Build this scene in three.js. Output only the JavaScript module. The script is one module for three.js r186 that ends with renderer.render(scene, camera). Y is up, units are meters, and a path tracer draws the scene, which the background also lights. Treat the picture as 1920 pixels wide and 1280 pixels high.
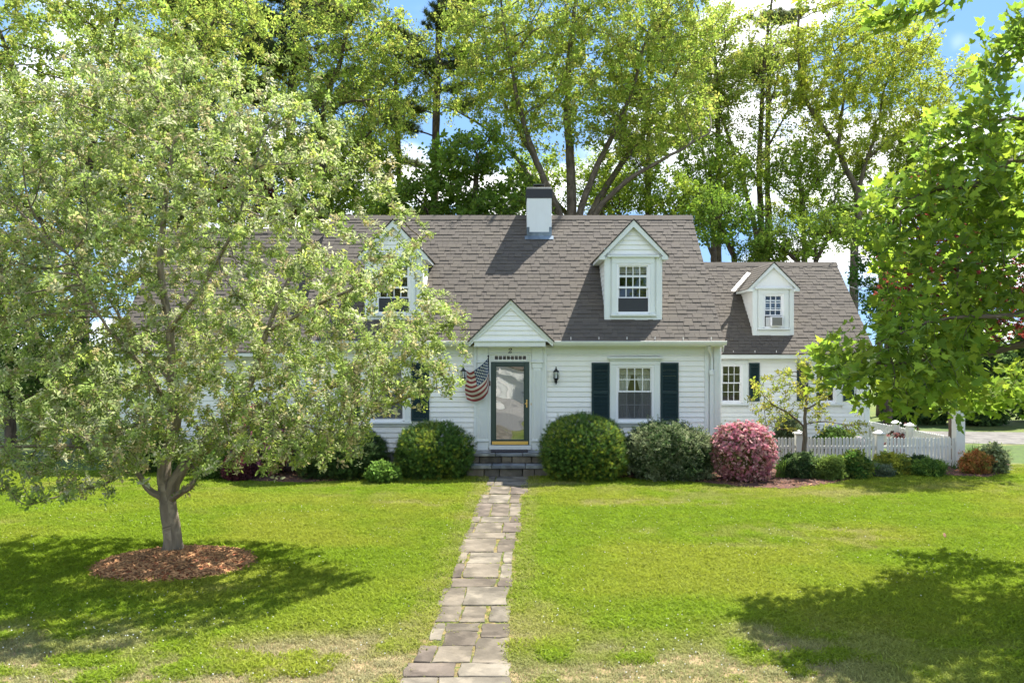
import * as THREE from 'three';
import { mergeGeometries } from 'three/addons/utils/BufferGeometryUtils.js';
import { RoundedBoxGeometry } from 'three/addons/geometries/RoundedBoxGeometry.js';
import { FontLoader } from 'three/addons/loaders/FontLoader.js';
import { TextGeometry } from 'three/addons/geometries/TextGeometry.js';

// ---------------------------------------------------------------- camera, sky, sun, exposure
const F = 1550, CX = 960, CY = 652, CAMH = 3.05, CAMZ = 20.6;   // focal length and horizon in photo pixels; eye height and distance from the front wall in metres
const scene = new THREE.Scene();
const camera = new THREE.PerspectiveCamera(2 * Math.atan(640 / F) * 180 / Math.PI, 1920 / 1280, 0.1, 2000);
camera.position.set(0, CAMH, CAMZ);
camera.lookAt(0, CAMH, 0);
camera.setViewOffset(1920, 1280, 0, -(CY - 640), 1920, 1280);
const renderer = new THREE.WebGLRenderer({ antialias: true });
renderer.toneMapping = THREE.LinearToneMapping;
renderer.toneMappingExposure = 3.2;
renderer.shadowMap.enabled = true;

const sunDir = new THREE.Vector3(1.12, 2.5, -1.15).normalize();
const sun = new THREE.DirectionalLight(new THREE.Color(1.0, 0.95, 0.87), 4.9);
sun.position.copy(sunDir).multiplyScalar(80);
sun.castShadow = true;
sun.shadow.mapSize.set(4096, 4096);
Object.assign(sun.shadow.camera, { left: -30, right: 30, top: 30, bottom: -30, near: 1, far: 200 });
scene.add(sun, sun.target);

// small seeded helpers
function rngOf(seed) { let a = seed >>> 0; return () => { a = (a + 0x6D2B79F5) >>> 0; let t = a; t = Math.imul(t ^ (t >>> 15), t | 1); t ^= t + Math.imul(t ^ (t >>> 7), t | 61); return ((t ^ (t >>> 14)) >>> 0) / 4294967296; }; }
function hash2(x, y, s) { let h = Math.imul(x, 374761393) ^ Math.imul(y, 668265263) ^ Math.imul(s, 2147483647); h = Math.imul(h ^ (h >>> 13), 1274126177); return ((h ^ (h >>> 16)) >>> 0) / 4294967296; }
function vnoise(x, y, s = 1, per = 0) {
  let xi = Math.floor(x), yi = Math.floor(y); const fx = x - xi, fy = y - yi;
  let x1 = xi + 1, y1 = yi + 1;
  if (per) { xi = ((xi % per) + per) % per; x1 = ((x1 % per) + per) % per; yi = ((yi % per) + per) % per; y1 = ((y1 % per) + per) % per; }
  const u = fx * fx * (3 - 2 * fx), v = fy * fy * (3 - 2 * fy);
  const a = hash2(xi, yi, s), b = hash2(x1, yi, s), c = hash2(xi, y1, s), d = hash2(x1, y1, s);
  return a + (b - a) * u + (c - a) * v + (a - b - c + d) * u * v;
}
function fbm(x, y, oct = 4, s = 1, per = 0) { let t = 0, a = 0.5, n = 0; for (let i = 0; i < oct; i++) { t += a * vnoise(x, y, s + i * 7, per); n += a; x *= 2; y *= 2; per *= 2; a *= 0.5; } return t / n; }
const clamp = (x, a = 0, b = 1) => Math.min(b, Math.max(a, x));
const smooth = (a, b, x) => { const t = clamp((x - a) / (b - a)); return t * t * (3 - 2 * t); };
const mix = (a, b, t) => a + (b - a) * t;

// the sky: blue air with broken white cloud everywhere
{
  const w = 2048, h = 1024, data = new Float32Array(w * h * 4);
  for (let j = 0; j < h; j++) {
    const el = ((j + 0.5) / h - 0.5) * Math.PI, y = Math.sin(el), ce = Math.cos(el);
    for (let i = 0; i < w; i++) {
      const az = ((i + 0.5) / w - 0.5) * 2 * Math.PI, x = Math.cos(az) * ce, z = Math.sin(az) * ce, k = (j * w + i) * 4;
      const yy = Math.max(y, 0), q = 1 / (yy + 0.22);
      const t = Math.pow(yy, 0.55);
      let r = mix(0.19, 0.045, t), g = mix(0.30, 0.14, t), b = mix(0.44, 0.36, t);
      const cx = x * q * 2.3 + 90.1, cz = z * q * 2.3 + 15.9;
      const wv = fbm(cx * 0.8 + 5, cz * 0.8, 3, 91);
      const d = fbm(cx + wv * 1.4, cz + wv * 1.1, 6, 17);
      const c = smooth(0.49, 0.73, d);
      const thick = smooth(0.5, 0.85, d), L = mix(0.88, 0.60, thick);
      r = mix(r, L, c); g = mix(g, L * 1.01, c); b = mix(b, L * 1.0, c);
      if (y < 0) { const m = smooth(0, -0.05, y); r = mix(r, 0.10, m); g = mix(g, 0.12, m); b = mix(b, 0.07, m); }
      data[k] = r; data[k + 1] = g; data[k + 2] = b; data[k + 3] = 1;
    }
  }
  const sky = new THREE.DataTexture(data, w, h, THREE.RGBAFormat, THREE.FloatType);
  sky.mapping = THREE.EquirectangularReflectionMapping; sky.magFilter = THREE.LinearFilter; sky.needsUpdate = true;
  scene.background = sky; scene.environment = sky;
}

// ---------------------------------------------------------------- building helpers
const V = (x, y, z) => new THREE.Vector3(x, y, z);
const P = (px, py, d) => V((px - CX) / F * d, CAMH - (py - CY) / F * d, CAMZ - d);                 // photo pixel at a known distance
const G = (px, py, h = 0) => P(px, py, F * (CAMH - h) / (py - CY));                                  // photo pixel on the ground
const taken = {};
function numbered(name) { taken[name] = (taken[name] ?? -1) + 1; return taken[name] ? `${name}_${String(taken[name]).padStart(3, '0')}` : name; }
function put(name, geo, mat, parent) { const m = new THREE.Mesh(geo, mat); m.name = name; m.castShadow = m.receiveShadow = true; parent.add(m); return m; }
function sub(name, parent) { const g = new THREE.Group(); g.name = name; parent.add(g); return g; }
function tag(o, label, category, group, kind) { o.userData.label = label; if (category) o.userData.category = category; if (group) o.userData.group = group; if (kind) o.userData.kind = kind; return o; }
function thing(name, label, category, pos = [0, 0, 0], group) { const g = new THREE.Group(); g.name = numbered(name); g.position.set(...pos); scene.add(g); return tag(g, label, category, group); }
function struct(name, geo, mat, label) { const m = put(numbered(name), geo, mat, scene); m.userData.kind = 'structure'; if (label) m.userData.label = label; return m; }
function box(x0, x1, y0, y1, z0, z1) { const g = new THREE.BoxGeometry(x1 - x0, y1 - y0, z1 - z0); g.translate((x0 + x1) / 2, (y0 + y1) / 2, (z0 + z1) / 2); return uvMetres(g); }
function rbox(x0, x1, y0, y1, z0, z1, r = 0.008) { const g = new RoundedBoxGeometry(x1 - x0, y1 - y0, z1 - z0, 1, Math.min(r, (x1 - x0) / 2.1, (y1 - y0) / 2.1, (z1 - z0) / 2.1)); g.translate((x0 + x1) / 2, (y0 + y1) / 2, (z0 + z1) / 2); return uvMetres(g); }
function uvMetres(g) {
  const p = g.attributes.position, n = g.attributes.normal, uv = new Float32Array(p.count * 2);
  for (let i = 0; i < p.count; i++) {
    const ax = Math.abs(n.getX(i)), ay = Math.abs(n.getY(i)), az = Math.abs(n.getZ(i));
    if (az >= ax && az >= ay) { uv[2 * i] = p.getX(i); uv[2 * i + 1] = p.getY(i); }
    else if (ax >= ay) { uv[2 * i] = p.getZ(i); uv[2 * i + 1] = p.getY(i); }
    else { uv[2 * i] = p.getX(i); uv[2 * i + 1] = p.getZ(i); }
  }
  g.setAttribute('uv', new THREE.BufferAttribute(uv, 2)); return g;
}
// any set of quads and triangles given as point lists -> flat shaded geometry
function faces(list) {
  const pos = [];
  for (const f of list) for (let i = 1; i + 1 < f.length; i++) for (const v of [f[0], f[i], f[i + 1]]) pos.push(v.x, v.y, v.z);
  const g = new THREE.BufferGeometry(); g.setAttribute('position', new THREE.Float32BufferAttribute(pos, 3)); g.computeVertexNormals(); return uvMetres(g);
}
// convex slab: polygon (counter-clockwise seen from its outer side) thickened by t along -normal
function slab(poly, t) {
  const n = poly[1].clone().sub(poly[0]).cross(poly[2].clone().sub(poly[0])).normalize().multiplyScalar(-t);
  const low = poly.map(p => p.clone().add(n)), out = [poly, low.slice().reverse()];
  for (let i = 0; i < poly.length; i++) { const j = (i + 1) % poly.length; out.push([poly[i], low[i], low[j], poly[j]]); }
  return faces(out);
}
const merge = (list) => mergeGeometries(list.map(g => { const h = g.index ? g.toNonIndexed() : g; for (const k of Object.keys(h.attributes)) if (!['position', 'normal', 'uv', 'color'].includes(k)) h.deleteAttribute(k); return h; }));
function tint(geo, r, g, b) { const n = geo.attributes.position.count, c = new Float32Array(n * 3); for (let i = 0; i < n; i++) { c[3 * i] = r; c[3 * i + 1] = g; c[3 * i + 2] = b; } geo.setAttribute('color', new THREE.BufferAttribute(c, 3)); return geo; }

// ---------------------------------------------------------------- textures and materials
function texture(size, fn, { srgb = false, repeat = 1, h = size } = {}) {
  const d = new Uint8Array(size * h * 4);
  for (let j = 0; j < h; j++) for (let i = 0; i < size; i++) { const c = fn(i / size, j / h), k = (j * size + i) * 4; d[k] = clamp(c[0]) * 255; d[k + 1] = clamp(c[1]) * 255; d[k + 2] = clamp(c[2]) * 255; d[k + 3] = 255; }
  const t = new THREE.DataTexture(d, size, h); t.wrapS = t.wrapT = THREE.RepeatWrapping; t.magFilter = THREE.LinearFilter; t.minFilter = THREE.LinearMipmapLinearFilter; t.generateMipmaps = true;
  if (srgb) t.colorSpace = THREE.SRGBColorSpace; t.repeat.set(repeat, repeat); t.needsUpdate = true; return t;
}
const grey = v => [v, v, v];
const tPaint = texture(512, (u, v) => { const n = fbm(u * 6, v * 6, 5, 3, 6), s = fbm(u * 40, v * 8, 3, 5, 8); return grey(0.90 + 0.09 * n + 0.03 * (s - 0.5)); }, { repeat: 0.6 });
const tGrain = texture(512, (u, v) => { const n = fbm(u * 90, v * 90, 2, 8, 90), m = fbm(u * 8, v * 8, 4, 4, 8); return grey(0.72 + 0.28 * n + 0.18 * (m - 0.5)); }, { repeat: 1.6 });
const tStone = texture(512, (u, v) => { const n = fbm(u * 5, v * 5, 6, 21, 5), m = smooth(0.52, 0.7, fbm(u * 9, v * 9, 5, 33, 9)); const b = 0.28 + 0.85 * n, st = 1 - 0.35 * smooth(0.5, 0.62, fbm(u * 3 + 4, v * 3, 5, 39, 3)); return [(b + 0.22 * m) * st, (b + 0.215 * m) * st, (b - 0.01 + 0.20 * m) * st]; }, { repeat: 0.8 });
const tBumpStone = texture(512, (u, v) => grey(fbm(u * 7, v * 7, 7, 27, 7)), { repeat: 0.8 });
const tBark = texture(512, (u, v) => { const r = fbm(u * 14, v * 5, 5, 41, 0), p = smooth(0.55, 0.75, fbm(u * 6, v * 9, 4, 47, 0)); return [0.15 + 0.95 * r + 0.35 * p, 0.14 + 0.92 * r + 0.35 * p, 0.13 + 0.86 * r + 0.31 * p]; });
const tBarkBump = texture(512, (u, v) => grey(fbm(u * 16, v * 5, 5, 43, 0)));
const std = (r, g, b, rough = 0.7, extra = {}) => new THREE.MeshStandardMaterial({ color: new THREE.Color().setRGB(r, g, b), roughness: rough, ...extra });
const phys = (r, g, b, rough, extra = {}) => new THREE.MeshPhysicalMaterial({ color: new THREE.Color().setRGB(r, g, b), roughness: rough, ...extra });
const M = {
  white: std(0.85, 0.845, 0.81, 0.5, { map: tPaint }),
  trim: std(0.72, 0.75, 0.72, 0.45, { map: tPaint }),
  sash: std(0.80, 0.80, 0.80, 0.4),
  vinyl: std(0.62, 0.63, 0.62, 0.45),
  shutter: std(0.008, 0.030, 0.032, 0.75),
  doorGreen: phys(0.008, 0.034, 0.030, 0.38, { clearcoat: 0.3, clearcoatRoughness: 0.3 }),
  brass: std(0.62, 0.42, 0.16, 0.28, { metalness: 1 }),
  blackIron: std(0.012, 0.013, 0.013, 0.42),
  blackPaint: std(0.018, 0.019, 0.022, 0.6),
  glass: phys(0.95, 0.98, 0.97, 0.0, { transmission: 1, thickness: 0, ior: 1.75 }),
  doorGlass: phys(0.92, 0.95, 0.93, 0.0, { transmission: 1, thickness: 0, ior: 3.0 }),
  screen: std(0.035, 0.037, 0.042, 0.8),
  room: std(0.22, 0.20, 0.17, 0.9),
  blind: std(0.36, 0.34, 0.29, 0.8),
  curtain: phys(0.62, 0.62, 0.60, 0.95, { transmission: 0.35, thickness: 0, side: THREE.DoubleSide }),
  innerDoor: std(0.17, 0.165, 0.15, 0.5),
  chimney: std(0.74, 0.76, 0.74, 0.7, { map: tPaint, bumpMap: tBumpStone, bumpScale: 0.004 }),
  lead: std(0.20, 0.25, 0.29, 0.5, { metalness: 0.5, map: tStone }),
  concrete: std(0.42, 0.41, 0.38, 0.85, { map: tStone }),
  foundation: std(0.30, 0.29, 0.27, 0.9, { map: tStone }),
  flashing: std(0.74, 0.70, 0.66, 0.4),
  grille: std(0.16, 0.16, 0.14, 0.7),
};
const shingleTones = [[0.094, 0.079, 0.061], [0.089, 0.075, 0.058], [0.099, 0.083, 0.063], [0.091, 0.076, 0.060], [0.084, 0.070, 0.055]];
M.shingles = shingleTones.map(c => std(...c, 0.92, { map: tGrain }));
M.shingleMix = new THREE.MeshStandardMaterial({ color: 0xffffff, roughness: 0.92, map: tGrain, vertexColors: true });
M.mesh = phys(0.10, 0.105, 0.105, 0.9, { transparent: true, opacity: 0.45 });

M.boards = [1.0, 0.97, 0.94, 0.985].map((k, i) => std(0.85 * k, 0.845 * k, (0.81 - 0.012 * (i % 3)) * k, 0.5, { map: tPaint }));
// ---------------------------------------------------------------- the house
const house = thing('clapboard_house', 'white clapboard house with brown shingle roof, gabled dormers and dark green shutters', 'house');
const hX = px => (px - CX) / (F / CAMZ), hY = py => CAMH - (py - CY) / (F / CAMZ);       // photo pixels on the front wall plane (z = 0)
const EXPO = 0.127;
const R0 = rngOf(11);
// one tapered board: thin at the top, thick at its butt
function clapboard(x0, x1, y, h, z, xt0 = x0, xt1 = x1) {
  const a = 0.027, b = 0.004, t = y + h;
  const A = V(x0, y, z), B = V(x1, y, z), C = V(x1, y, z + a), D = V(x0, y, z + a), E = V(xt0, t, z), Fq = V(xt1, t, z), Gq = V(xt1, t, z + b), H = V(xt0, t, z + b);
  return faces([[D, C, Gq, H], [A, D, H, E], [C, B, Fq, Gq], [B, A, E, Fq], [A, B, C, D], [H, Gq, Fq, E]]);
}
function cutIntervals(x0, x1, cuts) { let r = [[x0, x1]]; for (const [a, b] of cuts) r = r.flatMap(([s, e]) => (b <= s || a >= e) ? [[s, e]] : [[s, a], [b, e]].filter(([p, q]) => q - p > 0.02)); return r; }
function siding(parent, x0, x1, y0, y1, z, holes, zmat = M.white) {
  for (let y = y0; y < y1 - 0.01; y += EXPO) {
    const h = Math.min(EXPO + 0.012, y1 - y);
    for (const [a, b] of cutIntervals(x0, x1, holes.filter(o => o[2] < y + EXPO - 0.002 && o[3] > y + 0.002))) put('clapboard', clapboard(a, b, y, h, z + R0() * 0.003), M.boards[Math.floor(R0() * 4)], parent);
  }
}
function wallAround(x0, x1, y0, y1, z0, z1, holes) {
  const ys = [...new Set([y0, y1, ...holes.flatMap(o => [o[2], o[3]])])].filter(v => v >= y0 && v <= y1).sort((a, b) => a - b), out = [];
  for (let i = 0; i + 1 < ys.length; i++) for (const [a, b] of cutIntervals(x0, x1, holes.filter(o => o[2] < ys[i + 1] - 1e-4 && o[3] > ys[i] + 1e-4))) out.push(box(a, b, ys[i], ys[i + 1], z0, z1));
  return merge(out);
}

// a double-hung window, drawn in metres in the plane z; o: x0 x1 y0 y1 = outside of the sash frame
function makeWindow(o) {
  const w = sub('window', house), z = o.z, { x0, x1, y0, y1 } = o, c = o.casing ?? 0.12, cols = o.cols, f = o.frame ?? 0.05;
  // casing
  put('casing', rbox(x0 - c, x0, y0 - 0.02, y1, z, z + 0.045), M.trim, w);
  put('casing', rbox(x1, x1 + c, y0 - 0.02, y1, z, z + 0.045), M.trim, w);
  put('casing', rbox(x0 - c, x1 + c, y1, y1 + (o.head ?? 0.1), z, z + 0.047), M.trim, w);
  if (o.cornice) {
    const t = y1 + (o.head ?? 0.1);
    put('cornice', rbox(x0 - c - 0.02, x1 + c + 0.02, t, t + 0.05, z, z + 0.07), M.trim, w);
    put('cornice', rbox(x0 - c - 0.06, x1 + c + 0.06, t + 0.05, t + 0.10, z, z + 0.12), M.trim, w);
  }
  put('sill', rbox(x0 - c - 0.03, x1 + c + 0.03, y0 - 0.075, y0 - 0.02, z, z + 0.09), M.trim, w);
  if (o.apron) put('sill', rbox(x0 - c, x1 + c, y0 - 0.15, y0 - 0.075, z, z + 0.035), M.trim, w);
  // frame
  const zf0 = z - 0.09, zf1 = z + 0.03;
  put('frame', merge([box(x0, x0 + f, y0, y1, zf0, zf1), box(x1 - f, x1, y0, y1, zf0, zf1), box(x0 + f, x1 - f, y1 - f, y1, zf0, zf1), box(x0 + f, x1 - f, y0 - 0.02, y0 + f * 0.8, zf0, zf1)]), M.sash, w);
  const ix0 = x0 + f, ix1 = x1 - f, iy0 = y0 + f * 0.8, iy1 = y1 - f, mid = o.mid ?? (iy0 + iy1) / 2;
  const sash = (name, ya, yb, zc, rows, rail = 0.035) => {
    put(name, merge([box(ix0, ix0 + rail, ya, yb, zc - 0.018, zc + 0.018), box(ix1 - rail, ix1, ya, yb, zc - 0.018, zc + 0.018), box(ix0 + rail, ix1 - rail, yb - rail, yb, zc - 0.018, zc + 0.018), box(ix0 + rail, ix1 - rail, ya, ya + rail, zc - 0.018, zc + 0.018)]), M.sash, w);
    const gx0 = ix0 + rail, gx1 = ix1 - rail, gy0 = ya + rail, gy1 = yb - rail, cw = (gx1 - gx0) / cols, rh = (gy1 - gy0) / rows, m = o.muntin ?? 0.010;
    for (let i = 1; i < cols; i++) put('muntin', box(gx0 + i * cw - m, gx0 + i * cw + m, gy0, gy1, zc - 0.012, zc + 0.014), M.sash, w);
    for (let j = 1; j < rows; j++) put('muntin', box(gx0, gx1, gy0 + j * rh - m, gy0 + j * rh + m, zc - 0.011, zc + 0.0125), M.sash, w);
    for (let i = 0; i < cols; i++) for (let j = 0; j < rows; j++) {
      const p = new THREE.PlaneGeometry(cw - 0.012, rh - 0.012), q = put('pane', p, M.glass, w);
      q.position.set(gx0 + (i + 0.5) * cw, gy0 + (j + 0.5) * rh, zc); q.rotation.set((R0() - 0.5) * 0.012, (R0() - 0.5) * 0.012, 0);
    }
  };
  sash('upper_sash', mid, iy1, z - 0.015, 2);
  if (o.raised) {                                   // lower sash pushed up behind the upper one, insect screen or cooler below
    sash('lower_sash', o.raised, o.raised + (mid - iy0), z - 0.055, 2);
    if (!o.cooler) put('insect_screen', box(ix0 + 0.01, ix1 - 0.01, iy0, o.raised + 0.002, z - 0.004, z + 0.002), M.screen, w);
  } else sash('lower_sash', iy0, mid + 0.035, z - 0.055, 2);
  if (o.screen) put('insect_screen', box(ix0 + 0.012, ix1 - 0.012, iy0 + 0.01, mid - 0.005, z - 0.001, z + 0.002), M.mesh, w);
  if (o.blind) put('blind', box(ix0, ix1, o.blind, iy1, z - 0.15, z - 0.14), M.blind, w);
  if (o.curtain) {                                  // gathered cloth
    for (const s of [-1, 1]) {
      const n = 26, pts = [], cw = (ix1 - ix0) * 0.5;
      const g = new THREE.PlaneGeometry(cw, iy1 - iy0, n, 8), p = g.attributes.position;
      for (let i = 0; i < p.count; i++) { const u = p.getX(i) / cw, v = p.getY(i) / (iy1 - iy0) + 0.5; const pull = s * cw * 0.62 * Math.pow(clamp(1 - Math.abs(v - 0.42) * 1.5), 1.2) * (0.5 - s * u); p.setX(i, p.getX(i) + pull * 0.75); p.setZ(i, 0.02 * Math.sin(u * 34 + v * 3)); }
      g.computeVertexNormals();
      const m = put('curtain', g, M.curtain, w); m.position.set(s > 0 ? ix1 - cw / 2 : ix0 + cw / 2, (iy0 + iy1) / 2, z - 0.2);
    }
  }
  return w;
}


function shutter(x0, x1, y0, y1, z) {
  const s = sub('shutter', house), r = 0.05;
  put('stile', rbox(x0, x0 + r, y0, y1, z, z + 0.035, 0.004), M.shutter, s);
  put('stile', rbox(x1 - r, x1, y0, y1, z, z + 0.035, 0.004), M.shutter, s);
  const my = y0 + (y1 - y0) * 0.47;
  for (const [a, b] of [[y0, y0 + 0.07], [my, my + 0.06], [y1 - 0.06, y1]]) put('rail', box(x0 + r, x1 - r, a, b, z, z + 0.033), M.shutter, s);
  const L = [];
  for (const [a, b] of [[y0 + 0.07, my], [my + 0.06, y1 - 0.06]]) for (let y = a + 0.012; y < b - 0.005; y += 0.034) { const g = new THREE.BoxGeometry(x1 - x0 - 2 * r, 0.007, 0.042); g.rotateX(0.75); g.translate((x0 + x1) / 2, y + 0.01, z + 0.016); L.push(uvMetres(g)); }
  const l = put('louvres', merge(L), M.shutter, s); l.userData.kind = 'stuff';
}

// ---- main body walls
const HX0 = -5.27, HX1 = 5.18, EAVE = { y: 3.21, z: 0.30 }, RIDGE = { y: 6.86, z: -3.35 }, BACK = -7.0, SIDE0 = 0.44;
const win = { x0: hX(1155), x1: hX(1226), y0: hY(788.5), y1: hY(684) }, off = hX(957) * 2;
const winL = { x0: off - win.x1, x1: off - win.x0, y0: win.y0, y1: win.y1 };
const door = { x0: hX(920.4), x1: hX(992.4), y0: hY(833.5), y1: hY(678) };
const trans = { x0: hX(926), x1: hX(988), y0: hY(675.5), y1: hY(665.5) };
const hole = (w, m = 0) => [w.x0 + m, w.x1 - m, w.y0 + m, w.y1 - m];
put('wall', wallAround(HX0, HX1 - 0.01, 0.0, 3.38, -0.18, -0.012, [hole(win, 0.01), hole(winL, 0.01), hole(door, 0.01), hole(trans, 0.01)]), M.white, house);
put('wall', box(HX0, HX1 - 0.01, 0, 3.38, BACK, BACK + 0.15), M.white, house);
for (const x of [HX0 + 0.02, HX1 - 0.17]) {                          // gable ends
  const a = V(x, 0, -0.19), pts = [[0, -0.185], [3.42, -0.185], [6.60, -3.35], [3.42, BACK + 0.16], [0, BACK + 0.16]].map(([y, z]) => V(x + 0.13, y, z));
  put('wall', slab(pts, 0.13), M.white, house);
}
put('inner_wall', box(HX0 + 0.2, HX1 - 0.2, 0.5, 3.3, -2.6, -2.5), M.room, house);
put('inner_floor', box(HX0 + 0.16, HX1 - 0.18, 0.4, 0.5, BACK + 0.17, -0.19), M.room, house);
put('inner_floor', box(HX0 + 0.16, HX1 - 0.18, 3.30, 3.36, BACK + 0.17, -0.19), M.room, house);
put('foundation', box(HX0 + 0.01, HX1 - 0.02, -0.3, SIDE0 - 0.005, -0.011, 0.012), M.foundation, house);
const entry = { x0: hX(888.5), x1: hX(1025) };
siding(house, HX0, hX(1321), SIDE0, hY(664), 0, [
  [win.x0 - 0.15, win.x1 + 0.15, win.y0 - 0.15, win.y1 + 0.2], [winL.x0 - 0.15, winL.x1 + 0.15, winL.y0 - 0.15, winL.y1 + 0.2], [entry.x0, entry.x1, 0, 4]]);
put('frieze', rbox(HX0, entry.x0, hY(664), hY(650), -0.011, 0.032), M.trim, house);
put('frieze', rbox(entry.x1, hX(1321), hY(664), hY(650), -0.011, 0.032), M.trim, house);
// soffit and gutter
for (const [a, b] of [[HX0 - 0.02, hX(878) + 0.03], [hX(1037), HX1 + 0.03]]) {
  put('soffit', box(a, b, hY(650), hY(650) + 0.03, -0.01, 0.27), M.trim, house);
  put('fascia', rbox(a, b, hY(650) - 0.002, EAVE.y - 0.03, 0.271, 0.295), M.trim, house);
  const prof = new THREE.Shape(); prof.moveTo(0, 0); prof.lineTo(0.07, 0); prof.bezierCurveTo(0.085, 0.03, 0.115, 0.05, 0.115, 0.085); prof.lineTo(0.122, 0.10); prof.lineTo(0.112, 0.104); prof.lineTo(0.10, 0.088); prof.bezierCurveTo(0.10, 0.05, 0.075, 0.03, 0.06, 0.01); prof.lineTo(0.008, 0.01); prof.lineTo(0.008, 0.10); prof.lineTo(0, 0.10);
  // profile x runs forward, extrusion along x
  const gg = new THREE.ExtrudeGeometry(prof, { depth: b - a + 0.05, bevelEnabled: false, curveSegments: 5 }); gg.applyMatrix4(new THREE.Matrix4().set(0, 0, 1, a, 0, 1, 0, hY(650) + 0.035, 1, 0, 0, 0.297, 0, 0, 0, 1)); flip(gg);
  put('gutter', uvMetres(gg), M.trim, house);
}
function flip(g) { const p = g.attributes.position.array; for (let i = 0; i < p.length; i += 9) for (let k = 0; k < 3; k++) { const t = p[i + 3 + k]; p[i + 3 + k] = p[i + 6 + k]; p[i + 6 + k] = t; } g.computeVertexNormals(); return g; }
// corner boards and downspout
put('corner_board', rbox(hX(1338.5), HX1 + 0.012, SIDE0 - 0.05, hY(650), -0.15, 0.055), M.trim, house);
for (let i = 0; i < 3; i++) put('flute', rbox(hX(1341 + i * 3), hX(1342.2 + i * 3), SIDE0 + 0.1, hY(670), 0.056, 0.064, 0.003), M.trim, house);
put('corner_board', rbox(hX(1321), hX(1328.6), SIDE0 - 0.05, hY(650), -0.011, 0.04), M.trim, house);
put('corner_board', rbox(HX0 - 0.01, HX0 + 0.16, SIDE0 - 0.05, hY(650), -0.05, 0.04), M.trim, house);
put('downspout', rbox(hX(1330), hX(1338), 0.1, hY(695), 0.0, 0.07, 0.012), M.trim, house);
put('downspout', rbox(hX(1328.8), hX(1337.6), hY(703), hY(693), 0.071, 0.09, 0.01), M.trim, house);
{ const c = new THREE.CatmullRomCurve3([V(hX(1324.5), hY(648), 0.33), V(hX(1325), hY(655), 0.25), V(hX(1331), hY(664), 0.09), V(hX(1333.5), hY(672), 0.045), V(hX(1334), hY(696), 0.04)]); put('downspout', new THREE.TubeGeometry(c, 16, 0.033, 8), M.trim, house); }
// main windows, shutters
for (const w of [win, winL]) {
  makeWindow({ ...w, z: 0.0, cols: 4, casing: 0.155, head: 0.1, cornice: true, apron: true, curtain: true, screen: true, blind: w === win ? hY(703) : hY(700), mid: hY(735) });
  const cx = (w.x0 + w.x1) / 2, a = hX(1109) - hX(1190.5), b = hX(1142.6) - hX(1190.5);
  shutter(cx + a, cx + b, hY(789), hY(679.5), 0.022); shutter(cx - b, cx - a, hY(789), hY(679.5), 0.022);
}
// ---- entry: panel, pilasters, pediment, transom, storm door
const ez = 0.05;
put('entry_panel', wallAround(entry.x0, entry.x1, SIDE0 - 0.02, hY(650), -0.011, ez, [[door.x0, door.x1, 0, door.y1], hole(trans)]), M.trim, house);
for (const [a, b] of [[895.5, 915.5], [997, 1017]]) {
  const p = sub('pilaster', house), x0 = hX(a), x1 = hX(b), m = 0.035;
  put('shaft', rbox(x0 + m, x1 - m, hY(824), hY(690), ez, ez + 0.035), M.trim, p);
  const n = 5, w = (x1 - x0 - 2 * m - 0.03) / n;
  for (let i = 0; i < n; i++) put('flute', rbox(x0 + m + 0.015 + i * w + w * 0.2, x0 + m + 0.015 + (i + 0.72) * w, hY(820), hY(693), ez + 0.034, ez + 0.047, 0.005), M.trim, p);
  put('capital', rbox(x0 + 0.01, x1 - 0.01, hY(690), hY(680), ez, ez + 0.045), M.trim, p);
  put('capital', rbox(x0 - 0.015, x1 + 0.015, hY(680), hY(676), ez, ez + 0.07), M.trim, p);
  put('capital', rbox(x0, x1, hY(676), hY(651), ez, ez + 0.03), M.trim, p);
  put('plinth', rbox(x0 - 0.01, x1 + 0.01, hY(827), hY(824), ez, ez + 0.07), M.trim, p);
  put('plinth', rbox(x0, x1, SIDE0, hY(827), ez, ez + 0.045), M.trim, p);
}
// edge strips of the entry panel
for (const x of [entry.x0, entry.x1 - 0.06]) put('entry_trim', rbox(x, x + 0.06, SIDE0 - 0.02, hY(651), ez, ez + 0.018), M.trim, house);
put('entry_trim', rbox(hX(917.3), hX(920.2), door.y0, hY(662), ez, ez + 0.03), M.trim, house);
put('entry_trim', rbox(hX(992.6), hX(995.6), door.y0, hY(662), ez, ez + 0.03), M.trim, house);
put('entry_trim', rbox(hX(917.3), hX(995.6), hY(664.8), hY(661.8), ez, ez + 0.033), M.trim, house);
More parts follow.
